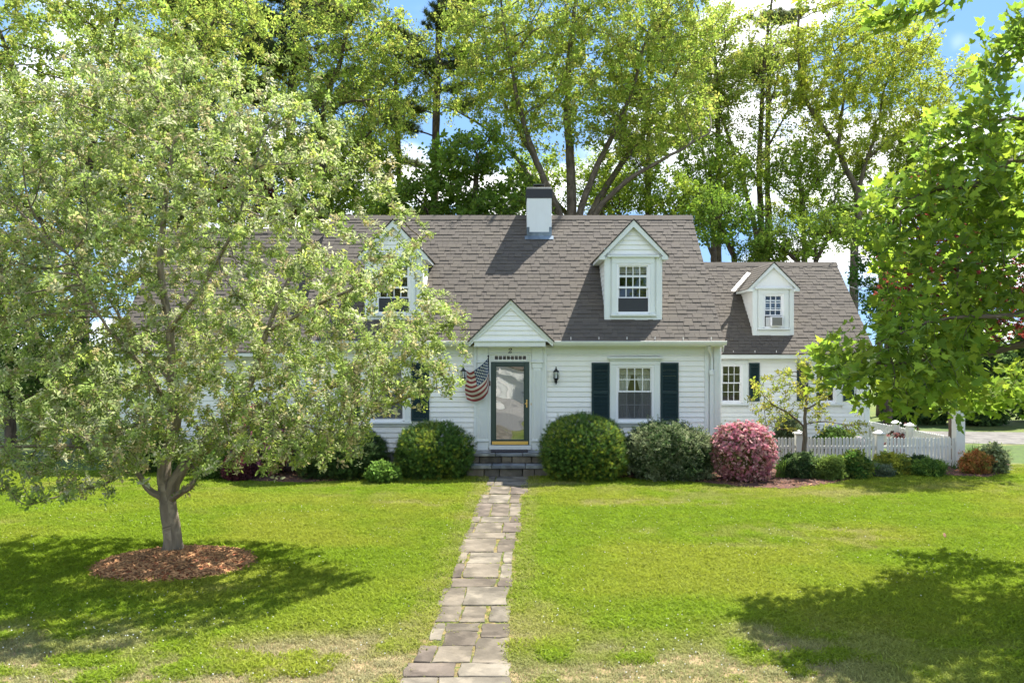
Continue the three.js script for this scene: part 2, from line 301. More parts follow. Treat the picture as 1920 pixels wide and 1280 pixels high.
// house number
{
  const font = await new FontLoader().loadAsync('fonts/droid/droid_serif_bold.typeface.json');
  const g = new TextGeometry('2', { font, size: 0.125, depth: 0.012, curveSegments: 6 }); g.applyMatrix4(new THREE.Matrix4().makeShear(0.18, 0, 0, 0, 0, 0)); g.computeBoundingBox(); const b = g.boundingBox; g.translate(-(b.min.x + b.max.x) / 2, -(b.min.y + b.max.y) / 2, 0);
  g.applyMatrix4(new THREE.Matrix4().set(1, 0.18, 0, 0, 0, 1, 0, 0, 0, 0, 1, 0, 0, 0, 0, 1));
  const m = put('house_number', g, M.blackIron, house); m.position.set(hX(956.5), hY(657.6), ez + 0.002);
}
{ // transom with eight small panes
  const t = sub('transom_window', house), n = 8, w = (trans.x1 - trans.x0 - 0.04) / n, fr = 0.02;
  put('frame', merge([box(trans.x0, trans.x1, trans.y0, trans.y0 + fr, -0.05, ez + 0.012), box(trans.x0, trans.x1, trans.y1 - fr, trans.y1, -0.05, ez + 0.012), box(trans.x0, trans.x0 + fr, trans.y0 + fr, trans.y1 - fr, -0.05, ez + 0.012), box(trans.x1 - fr, trans.x1, trans.y0 + fr, trans.y1 - fr, -0.05, ez + 0.012)]), M.sash, t);
  for (let i = 0; i < n; i++) {
    const a = trans.x0 + fr + i * w; if (i) put('muntin', box(a - 0.009, a + 0.009, trans.y0 + fr, trans.y1 - fr, ez - 0.03, ez - 0.002), M.sash, t);
    const p = put('pane', new THREE.PlaneGeometry(w - 0.01, trans.y1 - trans.y0 - 2 * fr), M.glass, t); p.position.set(a + w / 2, (trans.y0 + trans.y1) / 2, ez - 0.015);
  }
}
{ // storm door with one large pane
  const d = sub('storm_door', house), g = { x0: hX(929.4), x1: hX(983), y0: hY(824), y1: hY(686) }, z0 = ez - 0.02, z1 = ez + 0.025;
  put('stile', rbox(door.x0 + 0.004, g.x0, door.y0 + 0.005, door.y1 - 0.004, z0, z1), M.doorGreen, d);
  put('stile', rbox(g.x1, door.x1 - 0.004, door.y0 + 0.005, door.y1 - 0.004, z0, z1), M.doorGreen, d);
  put('rail', rbox(g.x0, g.x1, g.y1, door.y1 - 0.004, z0, z1), M.doorGreen, d);
  put('rail', rbox(g.x0, g.x1, door.y0 + 0.005, g.y0, z0, z1), M.doorGreen, d);
  put('bead', merge([box(g.x0, g.x0 + 0.014, g.y0, g.y1, z0 + 0.005, z1 + 0.006), box(g.x1 - 0.014, g.x1, g.y0, g.y1, z0 + 0.005, z1 + 0.006), box(g.x0 + 0.014, g.x1 - 0.014, g.y0, g.y0 + 0.014, z0 + 0.005, z1 + 0.006), box(g.x0 + 0.014, g.x1 - 0.014, g.y1 - 0.014, g.y1, z0 + 0.005, z1 + 0.006)]), M.doorGreen, d);
  // slightly bowed glass
  const gw = g.x1 - g.x0, gh = g.y1 - g.y0, pg = new THREE.PlaneGeometry(gw, gh, 14, 28), pp = pg.attributes.position;
  for (let i = 0; i < pp.count; i++) { const x = pp.getX(i), y = pp.getY(i); pp.setZ(i, 0.0012 * Math.sin(x * 9 + 1) * Math.sin(y * 5.3 + 0.4) + 0.0006 * Math.sin(y * 17 + x * 6)); }
  pg.computeVertexNormals();
  const gl = put('pane', pg, M.doorGlass, d); gl.position.set((g.x0 + g.x1) / 2, (g.y0 + g.y1) / 2, ez); gl.rotation.x = -0.0097;
  put('kick_plate', rbox(door.x0 + 0.03, door.x1 - 0.03, hY(832.6), hY(826.6), z1 + 0.001, z1 + 0.008, 0.002), M.brass, d);
  const hx = hX(987.6), hy = hY(756);
  const h = put('handle', merge([rbox(hx - 0.016, hx + 0.016, hy - 0.10, hy + 0.10, z1, z1 + 0.012), box(hx - 0.012, hx + 0.012, hy - 0.012, hy + 0.012, z1 + 0.012, z1 + 0.05), rbox(hx - 0.05, hx + 0.012, hy - 0.014, hy + 0.010, z1 + 0.05, z1 + 0.068)]), M.brass, d);
  // inner door and the pocket between
  const iz = -0.13; const id = sub('inner_door', house);
  put('leaf', box(door.x0 + 0.01, door.x1 - 0.01, door.y0 + 0.01, door.y1 - 0.01, iz - 0.045, iz), M.innerDoor, id);
  const pw = (door.x1 - door.x0 - 0.36) / 2;
  for (let c = 0; c < 2; c++) for (const [a, b] of [[0.22, 0.88], [1.04, 1.55], [1.68, 1.93]]) { const x = door.x0 + 0.13 + c * (pw + 0.10); put('panel', rbox(x, x + pw, door.y0 + a, door.y0 + b, iz, iz + 0.014, 0.012), M.innerDoor, id); }
}
put('threshold', rbox(door.x0 - 0.04, door.x1 + 0.04, hY(841.5), hY(834), -0.05, ez + 0.10), M.trim, house);
put('doorbell', rbox(hX(995), hX(996.4), hY(759), hY(755), ez + 0.018, ez + 0.035, 0.004), M.brass, house);
put('soffit', box(hX(889), hX(1024), hY(650), hY(649), ez, 0.36), M.trim, house);
{ // pediment above the door
  const p = sub('pediment', house), zf = 0.36, S = CAMZ - zf, px = x => (x - CX) / F * S, py = y => CAMH - (y - CY) / F * S;
  const xl = px(878), xr = px(1038), yb = py(639.5), xa = px(957.5), ya = py(561);
  put('entablature', rbox(px(889), px(1023), py(650), py(640.5), 0.05, zf), M.trim, p);
  put('cornice', rbox(px(886), px(1027), py(640.5), py(637), 0.05, zf + 0.03), M.trim, p);
  const back = t => 3.51 - t;      // main roof plane: y + z = 3.51
  const n = 7, h0 = py(637), h1 = ya - 0.09;
  put('wall', slab([V(xl + 0.14, h0, zf - 0.03), V(xr - 0.14, h0, zf - 0.03), V(xa, ya - 0.1, zf - 0.03)], 0.1), M.white, p);
  for (let i = 0; i < n; i++) { const y = h0 + i * 0.118; const k = (y - yb) / (ya - yb), k2 = (y + 0.118 - yb) / (ya - yb); if (k2 > 0.94) break; put('clapboard', clapboard(mix(xl, xa, k) + 0.12, mix(xr, xa, k) - 0.12, y, 0.125, zf - 0.028, mix(xl, xa, k2) + 0.12, mix(xr, xa, k2) - 0.12), M.white, p); }
  for (const s of [-1, 1]) {
    const xe = s < 0 ? xl : xr, e0 = V(xe, yb, 0), a0 = V(xa, ya, 0), dn = V(s * (ya - yb), -Math.abs(xe - xa), 0).normalize();   // dn points down-outward across the rake? keep simple: vertical drop
    const drop = 0.20, rb = (w, z0, z1, o) => { const A = V(xe, yb - o, z1), B = V(xa, ya - o, z1), C = V(xa, ya - o - w, z1), D = V(xe - s * 0.02, yb - o - w * 0.55, z1); return slab(s < 0 ? [A, D, C, B] : [A, B, C, D], z1 - z0); };
    put('rake_board', rb(drop, zf - 0.03, zf + 0.02, 0.02), M.trim, p);
    put('rake_board', rb(0.08, zf - 0.03, zf + 0.05, 0.015), M.trim, p);
    const zo = zf + 0.08, A = V(xe + s * 0.03, yb - 0.01, zo), B = V(xa, ya + 0.02, zo), C = V(xa, ya + 0.02, back(ya + 0.02) - 0.1), D = V(xe + s * 0.03, yb - 0.01, Math.min(back(yb) - 0.1, zo - 0.2));
    put('roof_slope', slab(s < 0 ? [A, B, C, D] : [A, D, C, B], 0.03), M.shingles[1], p);
  }
}
{ // stone landing and two steps
  const st = thing('stone_steps', 'grey fieldstone front steps with slab treads below the storm door', 'steps', [hX(954), 0, 0]);
  const R = rngOf(5), x0 = -1.0, x1 = 1.0;
  const stone = (n, c) => std(...c, 0.9, { map: tStone, bumpMap: tBumpStone, bumpScale: 0.02 });
  const mats = [stone(0, [0.19, 0.165, 0.13]), stone(1, [0.23, 0.20, 0.16]), stone(2, [0.14, 0.125, 0.10]), stone(3, [0.28, 0.24, 0.17])], treadMats = [stone(4, [0.27, 0.29, 0.30]), stone(5, [0.33, 0.33, 0.30]), stone(6, [0.22, 0.235, 0.25])];
  const course = (y0, y1, z0, z1, ws) => { let x = x0; for (const w of ws) { const g = rbox(x + 0.006, x + w - 0.006, y0 + 0.004, y1 - 0.004, z0, z1 + (R() - 0.5) * 0.03, 0.02); put('riser_stone', g, mats[Math.floor(R() * 4)], st); x += w; } };
  const treads = (y0, y1, z0, z1, ws) => { let x = x0 - 0.02; ws.forEach((w, i) => { put('tread_slab', rbox(x + 0.004, x + w - 0.004, y0, y1 + R() * 0.006, z0, z1 + R() * 0.03, 0.012), treadMats[(i + 1) % 3], st); x += w; }); };
  course(0.0, 0.20, 0.10, 1.10, [0.42, 0.36, 0.55, 0.28, 0.39]);
  treads(0.20, 0.275, 0.70, 1.13, [0.62, 0.80, 0.62]);
  course(0.275, 0.45, 0.08, 0.76, [0.30, 0.52, 0.26, 0.47, 0.45]);
  treads(0.452, 0.515, 0.10, 0.80, [0.70, 0.66, 0.68]);
  const mat = thing('door_mat', 'dark flat door mat on the stone landing', 'mat', [hX(955), 0.525, 0.40]);
  put('mat_pile', rbox(-0.45, 0.45, 0.0, 0.018, -0.22, 0.22, 0.006), std(0.035, 0.03, 0.035, 0.95), mat);
}

// ---- roofs
const EX = 0.143;
const shGeo = [0.13, 0.165, 0.20, 0.25].map(w => { const g = uvMetres(new THREE.BoxGeometry(w - 0.005, 0.010, 0.19)); return [w, g]; });
function roofSlope(parent, name, x0, x1, eave, ridge, seed, singles, keep = () => true) {
  const R = rngOf(seed), dz = eave.z - ridge.z, dy = ridge.y - eave.y, len = Math.hypot(dy, dz), ang = Math.atan2(dy, dz), n = Math.floor(len / EX);
  const r = sub(name, parent);
  put('deck', slab([V(x0, eave.y - 0.02, eave.z), V(x1, eave.y - 0.02, eave.z), V(x1, ridge.y - 0.02, ridge.z), V(x0, ridge.y - 0.02, ridge.z)], 0.10), M.shingles[1], r);
  const rest = []; let made = 0;
  for (let j = 0; j < n; j++) {
    let x = x0 - R() * 0.2; const s = (j + 0.5) * EX;
    while (x < x1) {
      let [w, g] = shGeo[Math.floor(R() * 4)], a = x, b = x + w; x += w;
      if (b < x0 + 0.03) continue; if (a > x1 - 0.03) break;
      if (a < x0 || b > x1) { a = Math.max(a, x0); b = Math.min(b, x1); g = uvMetres(new THREE.BoxGeometry(b - a - 0.005, 0.010, 0.19)); }
      const lift = R() < 0.38 ? 0.007 : 0, c = V((a + b) / 2, eave.y + Math.sin(ang) * s + 0.006 + lift * 0.7, eave.z - Math.cos(ang) * s + lift * 0.7);
      if (!keep(c)) continue;
      const k = Math.floor(R() * 5), m = new THREE.Matrix4().makeRotationX(ang - 0.055).setPosition(c);
      c.y += 0.004 * Math.sin(a * 1.3 + j * 0.4);
      if (made < singles) { made++; const q = put('shingle', g, M.shingles[k], r); q.applyMatrix4(m); } else rest.push(tint(g.clone().applyMatrix4(m), ...shingleTones[k]));
    }
  }
  if (rest.length) { const q = put('shingle_courses', merge(rest), M.shingleMix, r); q.userData.kind = 'stuff'; }
  return r;
}
function ridgeCap(parent, x0, x1, y, z) { const R = rngOf(77); for (let x = x0; x < x1; x += 0.2) { const w = Math.min(0.23, x1 - x + 0.02), t = (R() - 0.5) * 0.006; put('ridge_cap', slabRidge(x, x + w, y + 0.035 + t, z), M.shingles[Math.floor(R() * 3)], parent); } }
function slabRidge(x0, x1, y, z) { const a = 0.16; return merge([slab([V(x0, y - a, z + a), V(x1, y - a + 0.006, z + a), V(x1, y + 0.006, z), V(x0, y, z)], 0.012), slab([V(x1, y - a, z - a), V(x0, y - a, z - a), V(x0, y, z), V(x1, y + 0.006, z)], 0.012)]); }
const mainRoof = roofSlope(house, 'main_roof', HX0 - 0.03, HX1 + 0.03, EAVE, RIDGE, 21, 300);
put('back_slope', slab([V(HX1 + 0.03, 3.21, BACK - 0.3), V(HX0 - 0.03, 3.21, BACK - 0.3), V(HX0 - 0.03, 6.86, -3.35), V(HX1 + 0.03, 6.86, -3.35)], 0.1), M.shingles[0], mainRoof);
ridgeCap(mainRoof, HX0 - 0.03, HX1 + 0.03, 6.86, -3.35);
for (const x of [HX0 - 0.03, HX1 - 0.003]) put('rake_board', slab([V(x + 0.02, EAVE.y - 0.13, EAVE.z - 0.01), V(x + 0.02, EAVE.y - 0.26, EAVE.z - 0.06), V(x + 0.02, RIDGE.y - 0.28, RIDGE.z), V(x + 0.02, RIDGE.y - 0.13, RIDGE.z)].reverse(), 0.02), M.trim, house);
// snow-guard brackets on the lower courses
for (let i = 0; i < 6; i++) { const x = hX(1069 + i * 52); put('snow_guard', box(x - 0.008, x + 0.008, EAVE.y + 0.015, EAVE.y + 0.11, EAVE.z - 0.035, EAVE.z - 0.02), M.flashing, house); }

// ---- chimney
{
  const c = sub('chimney', house), x0 = 0.42, x1 = 1.115, z1 = -2.64, z0 = -3.62, S = CAMZ - z1, py = y => CAMH - (y - CY) / F * S;
  put('stack', rbox(x0, x1, 5.4, py(371), z0, z1, 0.012), M.chimney, c);
  put('painted_top', rbox(x0 - 0.025, x1 + 0.025, py(371), py(354), z0 - 0.025, z1 + 0.025, 0.012), M.blackPaint, c);
  put('crown', rbox(x0 - 0.01, x1 + 0.01, py(354), py(354) + 0.05, z0, z1, 0.02), M.concrete, c);
  const cy = py(354) + 0.05, cx = (x0 + x1) / 2;
  for (const [dx, dz] of [[-0.13, -0.2], [0.13, -0.2], [-0.13, 0.2], [0.13, 0.2]]) put('cap_leg', rbox(cx + dx - 0.02, cx + dx + 0.02, cy - 0.01, cy + 0.09, -3.13 + dz - 0.02, -3.13 + dz + 0.02, 0.004), M.blackPaint, c);
  put('flue', new THREE.CylinderGeometry(0.11, 0.11, 0.07, 14).translate(cx, cy + 0.03, -3.13), M.blackPaint, c);
  put('cap', rbox(cx - 0.17, cx + 0.17, cy + 0.09, cy + 0.125, -3.13 - 0.3, -3.13 + 0.3, 0.012), M.blackIron, c);
  const fl = py(445.5);
  put('apron_flashing', slab([V(x0 - 0.06, fl - 0.055, z1 + 0.10), V(x1 + 0.05, fl - 0.055, z1 + 0.10), V(x1 + 0.05, fl + 0.055, z1 + 0.012), V(x0 - 0.06, fl + 0.055, z1 + 0.012)], 0.006), M.lead, c);
  put('step_flashing', box(x0 - 0.004, x1 + 0.004, fl + 0.0, fl + 0.16, z1 + 0.0005, z1 + 0.010), M.lead, c);
  for (const [a, b] of [[x0 - 0.004, x0 + 0.07], [x1 - 0.07, x1 + 0.004]]) put('step_flashing', box(a, b, fl + 0.16, fl + 0.30, z1 + 0.0005, z1 + 0.010), M.lead, c);
}

// ---- dormers. roof plane: y + z = K
function dormer(o) {
  const d = sub('dormer', house), { cx, zf, K, hw, yb, yE, yA, ov } = o, R = rngOf(o.seed);
  const wy1 = yE + 0.02, cb = 0.13;
  put('face', wallAround(cx - hw, cx + hw, yb - 0.05, wy1 + 0.2, zf - 0.12, zf, [[o.w.x0 + 0.01, o.w.x1 - 0.01, o.w.y0 + 0.01, o.w.y1 - 0.01]]), M.trim, d);
  for (const s of [-1, 1]) put('corner_board', rbox(cx + s * hw - (s > 0 ? cb : 0.012), cx + s * hw + (s > 0 ? 0.012 : cb), yb - 0.06, yE, zf - 0.07, zf + 0.03), M.trim, d);
  put('skirt', rbox(cx - hw + cb, cx + hw - cb, yb - 0.055, yb + (o.skirt ?? 0.05), zf, zf + 0.035), M.trim, d);
  // cheeks
  for (const s of [-1, 1]) {
    const x = cx + s * (hw - 0.03), A = V(x, yb - 0.1, zf - 0.01), B = V(x, yE + 0.1, zf - 0.01), C = V(x, yE + 0.1, K - yE - 0.2), D = V(x, yb - 0.1, K - yb);
    put('cheek', slab(s > 0 ? [A, D, C, B] : [A, B, C, D], 0.06), M.white, d);
    for (let y = yb; y < yE - 0.02; y += EXPO) {
      const h = Math.min(EXPO + 0.012, yE - y + 0.02), X = cx + s * (hw - 0.03), zb = K - y - 0.03, zt = K - y - h - 0.02, za = zf - 0.06;
      if (za - zt < 0.05) continue;
      const bo = 0.02 * s, to = 0.006 * s, zb2 = Math.min(zb, za - 0.01);
      const p = [V(X, y, za), V(X, y, zb2), V(X + bo, y, zb2), V(X + bo, y, za), V(X, y + h, za), V(X, y + h, zt), V(X + to, y + h, zt), V(X + to, y + h, za)];
      let fs = [[p[3], p[2], p[6], p[7]], [p[0], p[1], p[2], p[3]], [p[0], p[3], p[7], p[4]], [p[2], p[1], p[5], p[6]], [p[7], p[6], p[5], p[4]]]; if (s < 0) fs = fs.map(f => f.slice().reverse());
      put('clapboard', faces(fs), M.white, d);
    }
  }
  // pediment
  const hx = hw + ov.x, y0 = yE;
  put('wall', slab([V(cx - hx + 0.05, y0, zf + 0.005), V(cx + hx - 0.05, y0, zf + 0.005), V(cx, yA - 0.03, zf + 0.005)], 0.1), M.white, d);
  if (o.boards) for (let i = 0; ; i++) { const y = y0 + 0.06 + i * 0.118, k = (y - y0) / (yA - y0), k2 = (y + 0.118 - y0) / (yA - y0); if (k2 > 0.92) break; put('clapboard', clapboard(cx - hx * (1 - k) + 0.1, cx + hx * (1 - k) - 0.1, y, 0.124, zf + 0.006, cx - hx * (1 - k2) + 0.1, cx + hx * (1 - k2) - 0.1), M.white, d); }
  put('cornice', rbox(cx - hw + 0.06, cx + hw - 0.06, y0 - 0.02, y0 + 0.035, zf, zf + 0.10), M.trim, d);
  for (const s of [-1, 1]) {
    const xe = cx + s * hx, z1 = zf + ov.z;
    const rb = (w, t, o2) => { const A = V(xe, y0 - o2, z1), B = V(cx, yA - o2, z1), C = V(cx, yA - o2 - w, z1), D = V(xe - s * 0.03, y0 - o2 - w * 0.5, z1); return slab(s < 0 ? [A, D, C, B] : [A, B, C, D], t); };
    put('rake_board', rb(o.rake ?? 0.17, 0.05, 0.012), M.trim, d);
    // boxed eave along the cheek
    put('eave', rbox(Math.min(cx + s * hw, xe), Math.max(cx + s * hw, xe), y0 - 0.09, y0 - 0.005, K - y0 + 0.12, z1 - 0.002), M.trim, d);
    // roof slope in courses
    const sl = Math.hypot(hx + 0.03, yA - y0), nC = Math.ceil(sl / EX), e = V(xe + s * 0.03, y0 - 0.015, 0), a = V(cx, yA + 0.025, 0);
    for (let i = 0; i < nC; i++) {
      const k0 = i / nC, k1 = Math.min(1, (i + 1.15) / nC), A = e.clone().lerp(a, k0), B = e.clone().lerp(a, k1), up = 0.012; const zo = z1 + 0.03;
      const zb0 = K - A.y - 0.06, zb1 = K - B.y - 0.06; const cuts = [zo]; let z = zo; while (z - 0.33 > Math.min(zb0, zb1)) { z -= 0.2 + R() * 0.12; cuts.push(z); } cuts.push(Math.min(zb1, z - 0.1));
      for (let c = 0; c + 1 < cuts.length; c++) {
        const q0 = cuts[c] - 0.002, q1 = cuts[c + 1] + 0.002, n = [V(A.x, A.y + up, q0), V(B.x, B.y, q0), V(B.x, B.y, q1), V(A.x, A.y + up, q1)];
        put('shingle', slab(s < 0 ? n : n.reverse(), 0.016), M.shingles[Math.floor(R() * 5)], d);
      }
    }
    put('flashing', slab([V(xe + s * 0.05, y0 - 0.03, K - y0 + 0.05), V(cx, yA + 0.03, K - yA + 0.02), V(cx - s * 0.02, yA + 0.05, K - yA - 0.02), V(xe + s * 0.05, y0 + 0.03, K - y0 - 0.01)].map(v => v.add(V(0, 0.025, 0.025))).sort(() => 0), 0.004), M.shingles[2], d);
  }
  makeWindow({ z: zf, cols: o.cols, casing: o.casing, head: o.head, frame: 0.045, ...o.w });
  put('inner_room', box(cx - hw + 0.1, cx + hw - 0.1, yb - 0.2, yE + 0.1, zf - 1.3, zf - 1.25), M.room, d);
  return d;
}
{
  const zf = -0.267, S = CAMZ - zf, px = x => (x - CX) / F * S, py = y => CAMH - (y - CY) / F * S, cxR = px(1187), cxL = px(738);
  for (const [cx, seed] of [[cxR, 3], [cxL, 4]]) {
    const q = x => cx + px(x) - cxR;
    dormer({ cx, zf, K: 3.51, hw: px(1240) - cxR, yb: py(598), yE: py(481), yA: py(413), ov: { x: 0.155, z: 0.14 }, seed, boards: true, cols: 4, casing: 0.115, head: 0.16, skirt: 0.03, rake: 0.17,
      w: { x0: q(1155.8), x1: q(1218.6), y0: py(587), y1: py(494), mid: py(540.5), raised: py(559), blind: py(512) } });
  }
}
// ---- right wing, set back behind the corner of the main body
const WZ = -4.9, WD = CAMZ - WZ, wX = px => (px - CX) / F * WD, wY = py => CAMH - (py - CY) / F * WD, WX1 = 11.0, WE = { y: 2.87, z: -4.65 }, WR = { y: 5.96, z: -7.80 };
const ww = [{ x0: wX(1351), x1: wX(1392.5), y0: wY(755), y1: wY(682) }, { x0: wX(1527), x1: wX(1568.5), y0: wY(755), y1: wY(682) }];
put('wall', wallAround(HX1 - 0.2, WX1, 0, 3.1, WZ - 0.16, WZ - 0.012, ww.map(w => hole(w, 0.01))), M.white, house);
put('wall', box(HX1 - 0.2, WX1, 0, 3.1, -10.9, -10.75), M.white, house);
put('wall', slab([[0, WZ - 0.165], [3.0, WZ - 0.165], [5.70, -7.8], [3.0, -10.74], [0, -10.74]].map(([y, z]) => V(WX1 - 0.01, y, z)), 0.13), M.white, house);
put('inner_wall', box(HX1, WX1 - 0.2, 0.3, 2.86, -7.4, -7.3), M.room, house);
put('inner_wall', box(HX1 - 0.16, HX1 - 0.02, 0.0, 2.86, -10.74, BACK + 0.155), M.room, house);
put('inner_floor', box(HX1, WX1 - 0.16, 0.2, 0.3, -10.7, WZ - 0.17), M.room, house);
put('inner_floor', box(HX1, WX1 - 0.16, 2.88, 2.93, -10.7, WZ - 0.17), M.room, house);
siding(house, HX1 - 0.05, WX1 - 0.14, 0.30, wY(671), WZ, ww.map(w => [w.x0 - 0.17, w.x1 + 0.17, w.y0 - 0.13, w.y1 + 0.13]));
put('frieze', rbox(HX1 - 0.05, WX1, wY(671), wY(664.5), WZ - 0.011, WZ + 0.035), M.trim, house);
put('corner_board', rbox(WX1 - 0.14, WX1 + 0.012, 0.24, wY(671), WZ - 0.12, WZ + 0.04), M.trim, house);
put('foundation', box(HX1, WX1 - 0.01, -0.3, 0.30, WZ - 0.011, WZ + 0.008), M.foundation, house);
put('fascia', rbox(HX1 + 0.02, WX1 + 0.12, WE.y - 0.15, WE.y - 0.03, WE.z - 0.04, WE.z - 0.006), M.trim, house);
put('soffit', box(HX1 + 0.02, WX1 + 0.1, WE.y - 0.14, WE.y - 0.12, WZ + 0.04, WE.z - 0.04), M.trim, house);
const wingRoof = roofSlope(house, 'wing_roof', HX1 - 0.1, WX1 + 0.14, WE, WR, 31, 120);
put('back_slope', slab([V(WX1 + 0.14, 2.87, -10.95), V(HX1 - 0.1, 2.87, -10.95), V(HX1 - 0.1, 5.96, -7.8), V(WX1 + 0.14, 5.96, -7.8)], 0.1), M.shingles[0], wingRoof);
ridgeCap(wingRoof, HX1 - 0.1, WX1 + 0.14, 5.96, -7.8);
put('rake_board', slab([V(WX1 + 0.13, WE.y - 0.13, WE.z), V(WX1 + 0.13, WR.y - 0.13, WR.z), V(WX1 + 0.13, WR.y - 0.28, WR.z), V(WX1 + 0.13, WE.y - 0.25, WE.z - 0.05)].reverse(), 0.02), M.trim, house);
for (let i = 0; i < 5; i++) { const x = wX(1372 + i * 40); put('snow_guard', box(x - 0.008, x + 0.008, WE.y + 0.015, WE.y + 0.10, WE.z - 0.035, WE.z - 0.02), M.flashing, house); }
for (const w of ww) makeWindow({ ...w, z: WZ, cols: 3, casing: 0.17, head: 0.1, frame: 0.045, muntin: 0.008 });
shutter(wX(1404.5), wX(1424), wY(752), wY(680), WZ + 0.022); shutter(wX(1494), wX(1514.5), wY(752), wY(680), WZ + 0.022); shutter(wX(1581), wX(1601), wY(752), wY(680), WZ + 0.022);
{
  const S = 25.85, zf = CAMZ - S, px = x => (x - CX) / F * S, py = y => CAMH - (y - CY) / F * S, cx = px(1450);
  const d = dormer({ cx, zf, K: WE.y + WE.z, hw: px(1488) - cx, yb: py(626), yE: py(541), yA: py(492.5), ov: { x: 0.17, z: 0.09 }, seed: 8, boards: false, cols: 3, casing: 0.15, head: 0.16, skirt: 0.12, rake: 0.14,
    w: { x0: px(1431), x1: px(1469.5), y0: py(614), y1: py(550.6), mid: py(582), raised: py(592), cooler: true } });
  // pale valley flashing beside the dormer roof
  const a = P(1370.5, 547.5, 26.6), b = P(1400.5, 513.5, 27.35); put('valley_flashing', slab([a, a.clone().add(V(0.10, -0.03, 0.03)), b.clone().add(V(0.10, -0.03, 0.03)), b], 0.02).translate(0, 0.05, 0.06), M.flashing, d);
  // window air conditioner
  const ac = thing('air_conditioner', 'white window air conditioner with grey grille in the wing dormer', 'air conditioner', [px(1451), py(612), zf]);
  const u = x => px(x) - px(1451), v = y => py(y) - py(612);
  put('cabinet', rbox(u(1444), u(1465), v(611.5), v(593.8), -0.25, 0.16, 0.012), M.sash, ac);
  put('grille', rbox(u(1445.3), u(1463.8), v(610.2), v(595.3), 0.161, 0.168, 0.003), M.grille, ac);
  for (let i = 0; i < 4; i++) put('side_fin', rbox(u(1436.2 + i * 1.9), u(1437.7 + i * 1.9), v(611.5), v(594.5), -0.02, 0.012, 0.003), M.vinyl, ac);
}
// ---- left wing behind the apple tree
const LZ = -0.40, LX0 = -9.95, LE = { y: 2.95, z: -0.10 }, LR = { y: 6.50, z: -3.55 };
put('wall', box(LX0, HX0 + 0.02, 0, 3.15, LZ - 0.16, LZ - 0.012), M.white, house);
put('wall', slab([[0, LZ - 0.165], [3.1, LZ - 0.165], [6.24, -3.55], [3.1, -6.8], [0, -6.8]].map(([y, z]) => V(LX0 + 0.15, y, z)), 0.13), M.white, house);
siding(house, LX0 + 0.14, HX0 - 0.0, SIDE0, 2.80, LZ, []);
put('frieze', rbox(LX0, HX0, 2.80, 2.92, LZ - 0.011, LZ + 0.035), M.trim, house);
put('corner_board', rbox(LX0 - 0.012, LX0 + 0.14, SIDE0 - 0.05, 2.80, LZ - 0.12, LZ + 0.04), M.trim, house);
put('foundation', box(LX0 + 0.01, HX0, -0.3, SIDE0 - 0.005, LZ - 0.011, LZ + 0.008), M.foundation, house);
put('fascia', rbox(LX0 - 0.1, HX0 - 0.05, LE.y - 0.12, LE.y - 0.03, LE.z - 0.035, LE.z - 0.005), M.trim, house);
const leftRoof = roofSlope(house, 'left_roof', LX0 - 0.14, HX0 - 0.03, LE, LR, 41, 60);
put('back_slope', slab([V(HX0 - 0.03, 2.95, -7.0), V(LX0 - 0.14, 2.95, -7.0), V(LX0 - 0.14, 6.5, -3.55), V(HX0 - 0.03, 6.5, -3.55)], 0.1), M.shingles[0], leftRoof);
ridgeCap(leftRoof, LX0 - 0.14, HX0 - 0.03, 6.5, -3.55);
// ---------------------------------------------------------------- ground, lawn, beds, walkway, street
// where the turf is thin and straw-coloured
const VPX = 1010, VPY = 673;
function toPx(x, z) { const d = CAMZ - z; return [CX + x / d * F, CY + CAMH / d * F]; }
function pathMid(z) { const a = G(952, 893), b = G(853, 1280), t = (z - a.z) / (b.z - a.z); return mix(a.x, b.x, t); }
function dryness(x, z) {
  const n = fbm(x * 0.55 + 40, z * 0.9 + 11, 4, 61), f = fbm(x * 2.6, z * 3.2, 4, 67);
  const edge = smooth(10.9, 12.7, z + (n - 0.5) * 2.6 + (f - 0.5) * 1.6) * (1 - 0.75 * smooth(2.5, 5, x));            // along the street edge
  const side = smooth(0.9, 0.5, Math.abs(x - pathMid(z))) * 0.45 * smooth(0.45, 0.65, f);
  const band = smooth(0.56, 0.74, n) * 0.55 * smooth(0.35, 0.6, f);
  const top = smooth(1.0, 0.2, Math.abs(z - 2.7 - (n - 0.5))) * 0.35 * smooth(0.4, 0.65, f);
  return clamp(Math.max(edge * smooth(0.36, 0.52, f + 0.07), side, band, top));
}
const tTurf = texture(1024, (u, v) => { const n = fbm(u * 60, v * 60, 4, 71, 60), m = fbm(u * 7, v * 7, 5, 73, 7); const k = 0.55 + 0.6 * n; return [0.40 * k + 0.14 * m, 0.52 * k + 0.06 * m, 0.13 * k]; }, { srgb: true, repeat: 0.35 });
const LX = 34, LZ0 = -14, LZ1 = 13.6;
const tLawn = (() => {
  const w = 1536, h = 1536, c = texture(w, (u, v) => {
    const x = (u - 0.5) * LX, z = mix(LZ1, LZ0, v), d = dryness(x, z), n = fbm(x * 9, z * 9, 3, 79), g = vnoise(x * 45, z * 45, 83);
    const k = 0.7 + 0.3 * n + 0.25 * (g - 0.5);
    return [mix(0.30, 0.60, d) * k, mix(0.40, 0.52, d) * k, mix(0.10, 0.37, d) * k];
  }, { srgb: true, h });
  c.wrapS = c.wrapT = THREE.ClampToEdgeWrapping; return c;
})();
M.turf = std(0.55, 0.55, 0.55, 1, { map: tTurf });
M.lawn = std(0.86, 0.86, 0.86, 1, { map: tLawn, bumpMap: tTurf, bumpScale: 0.02 });
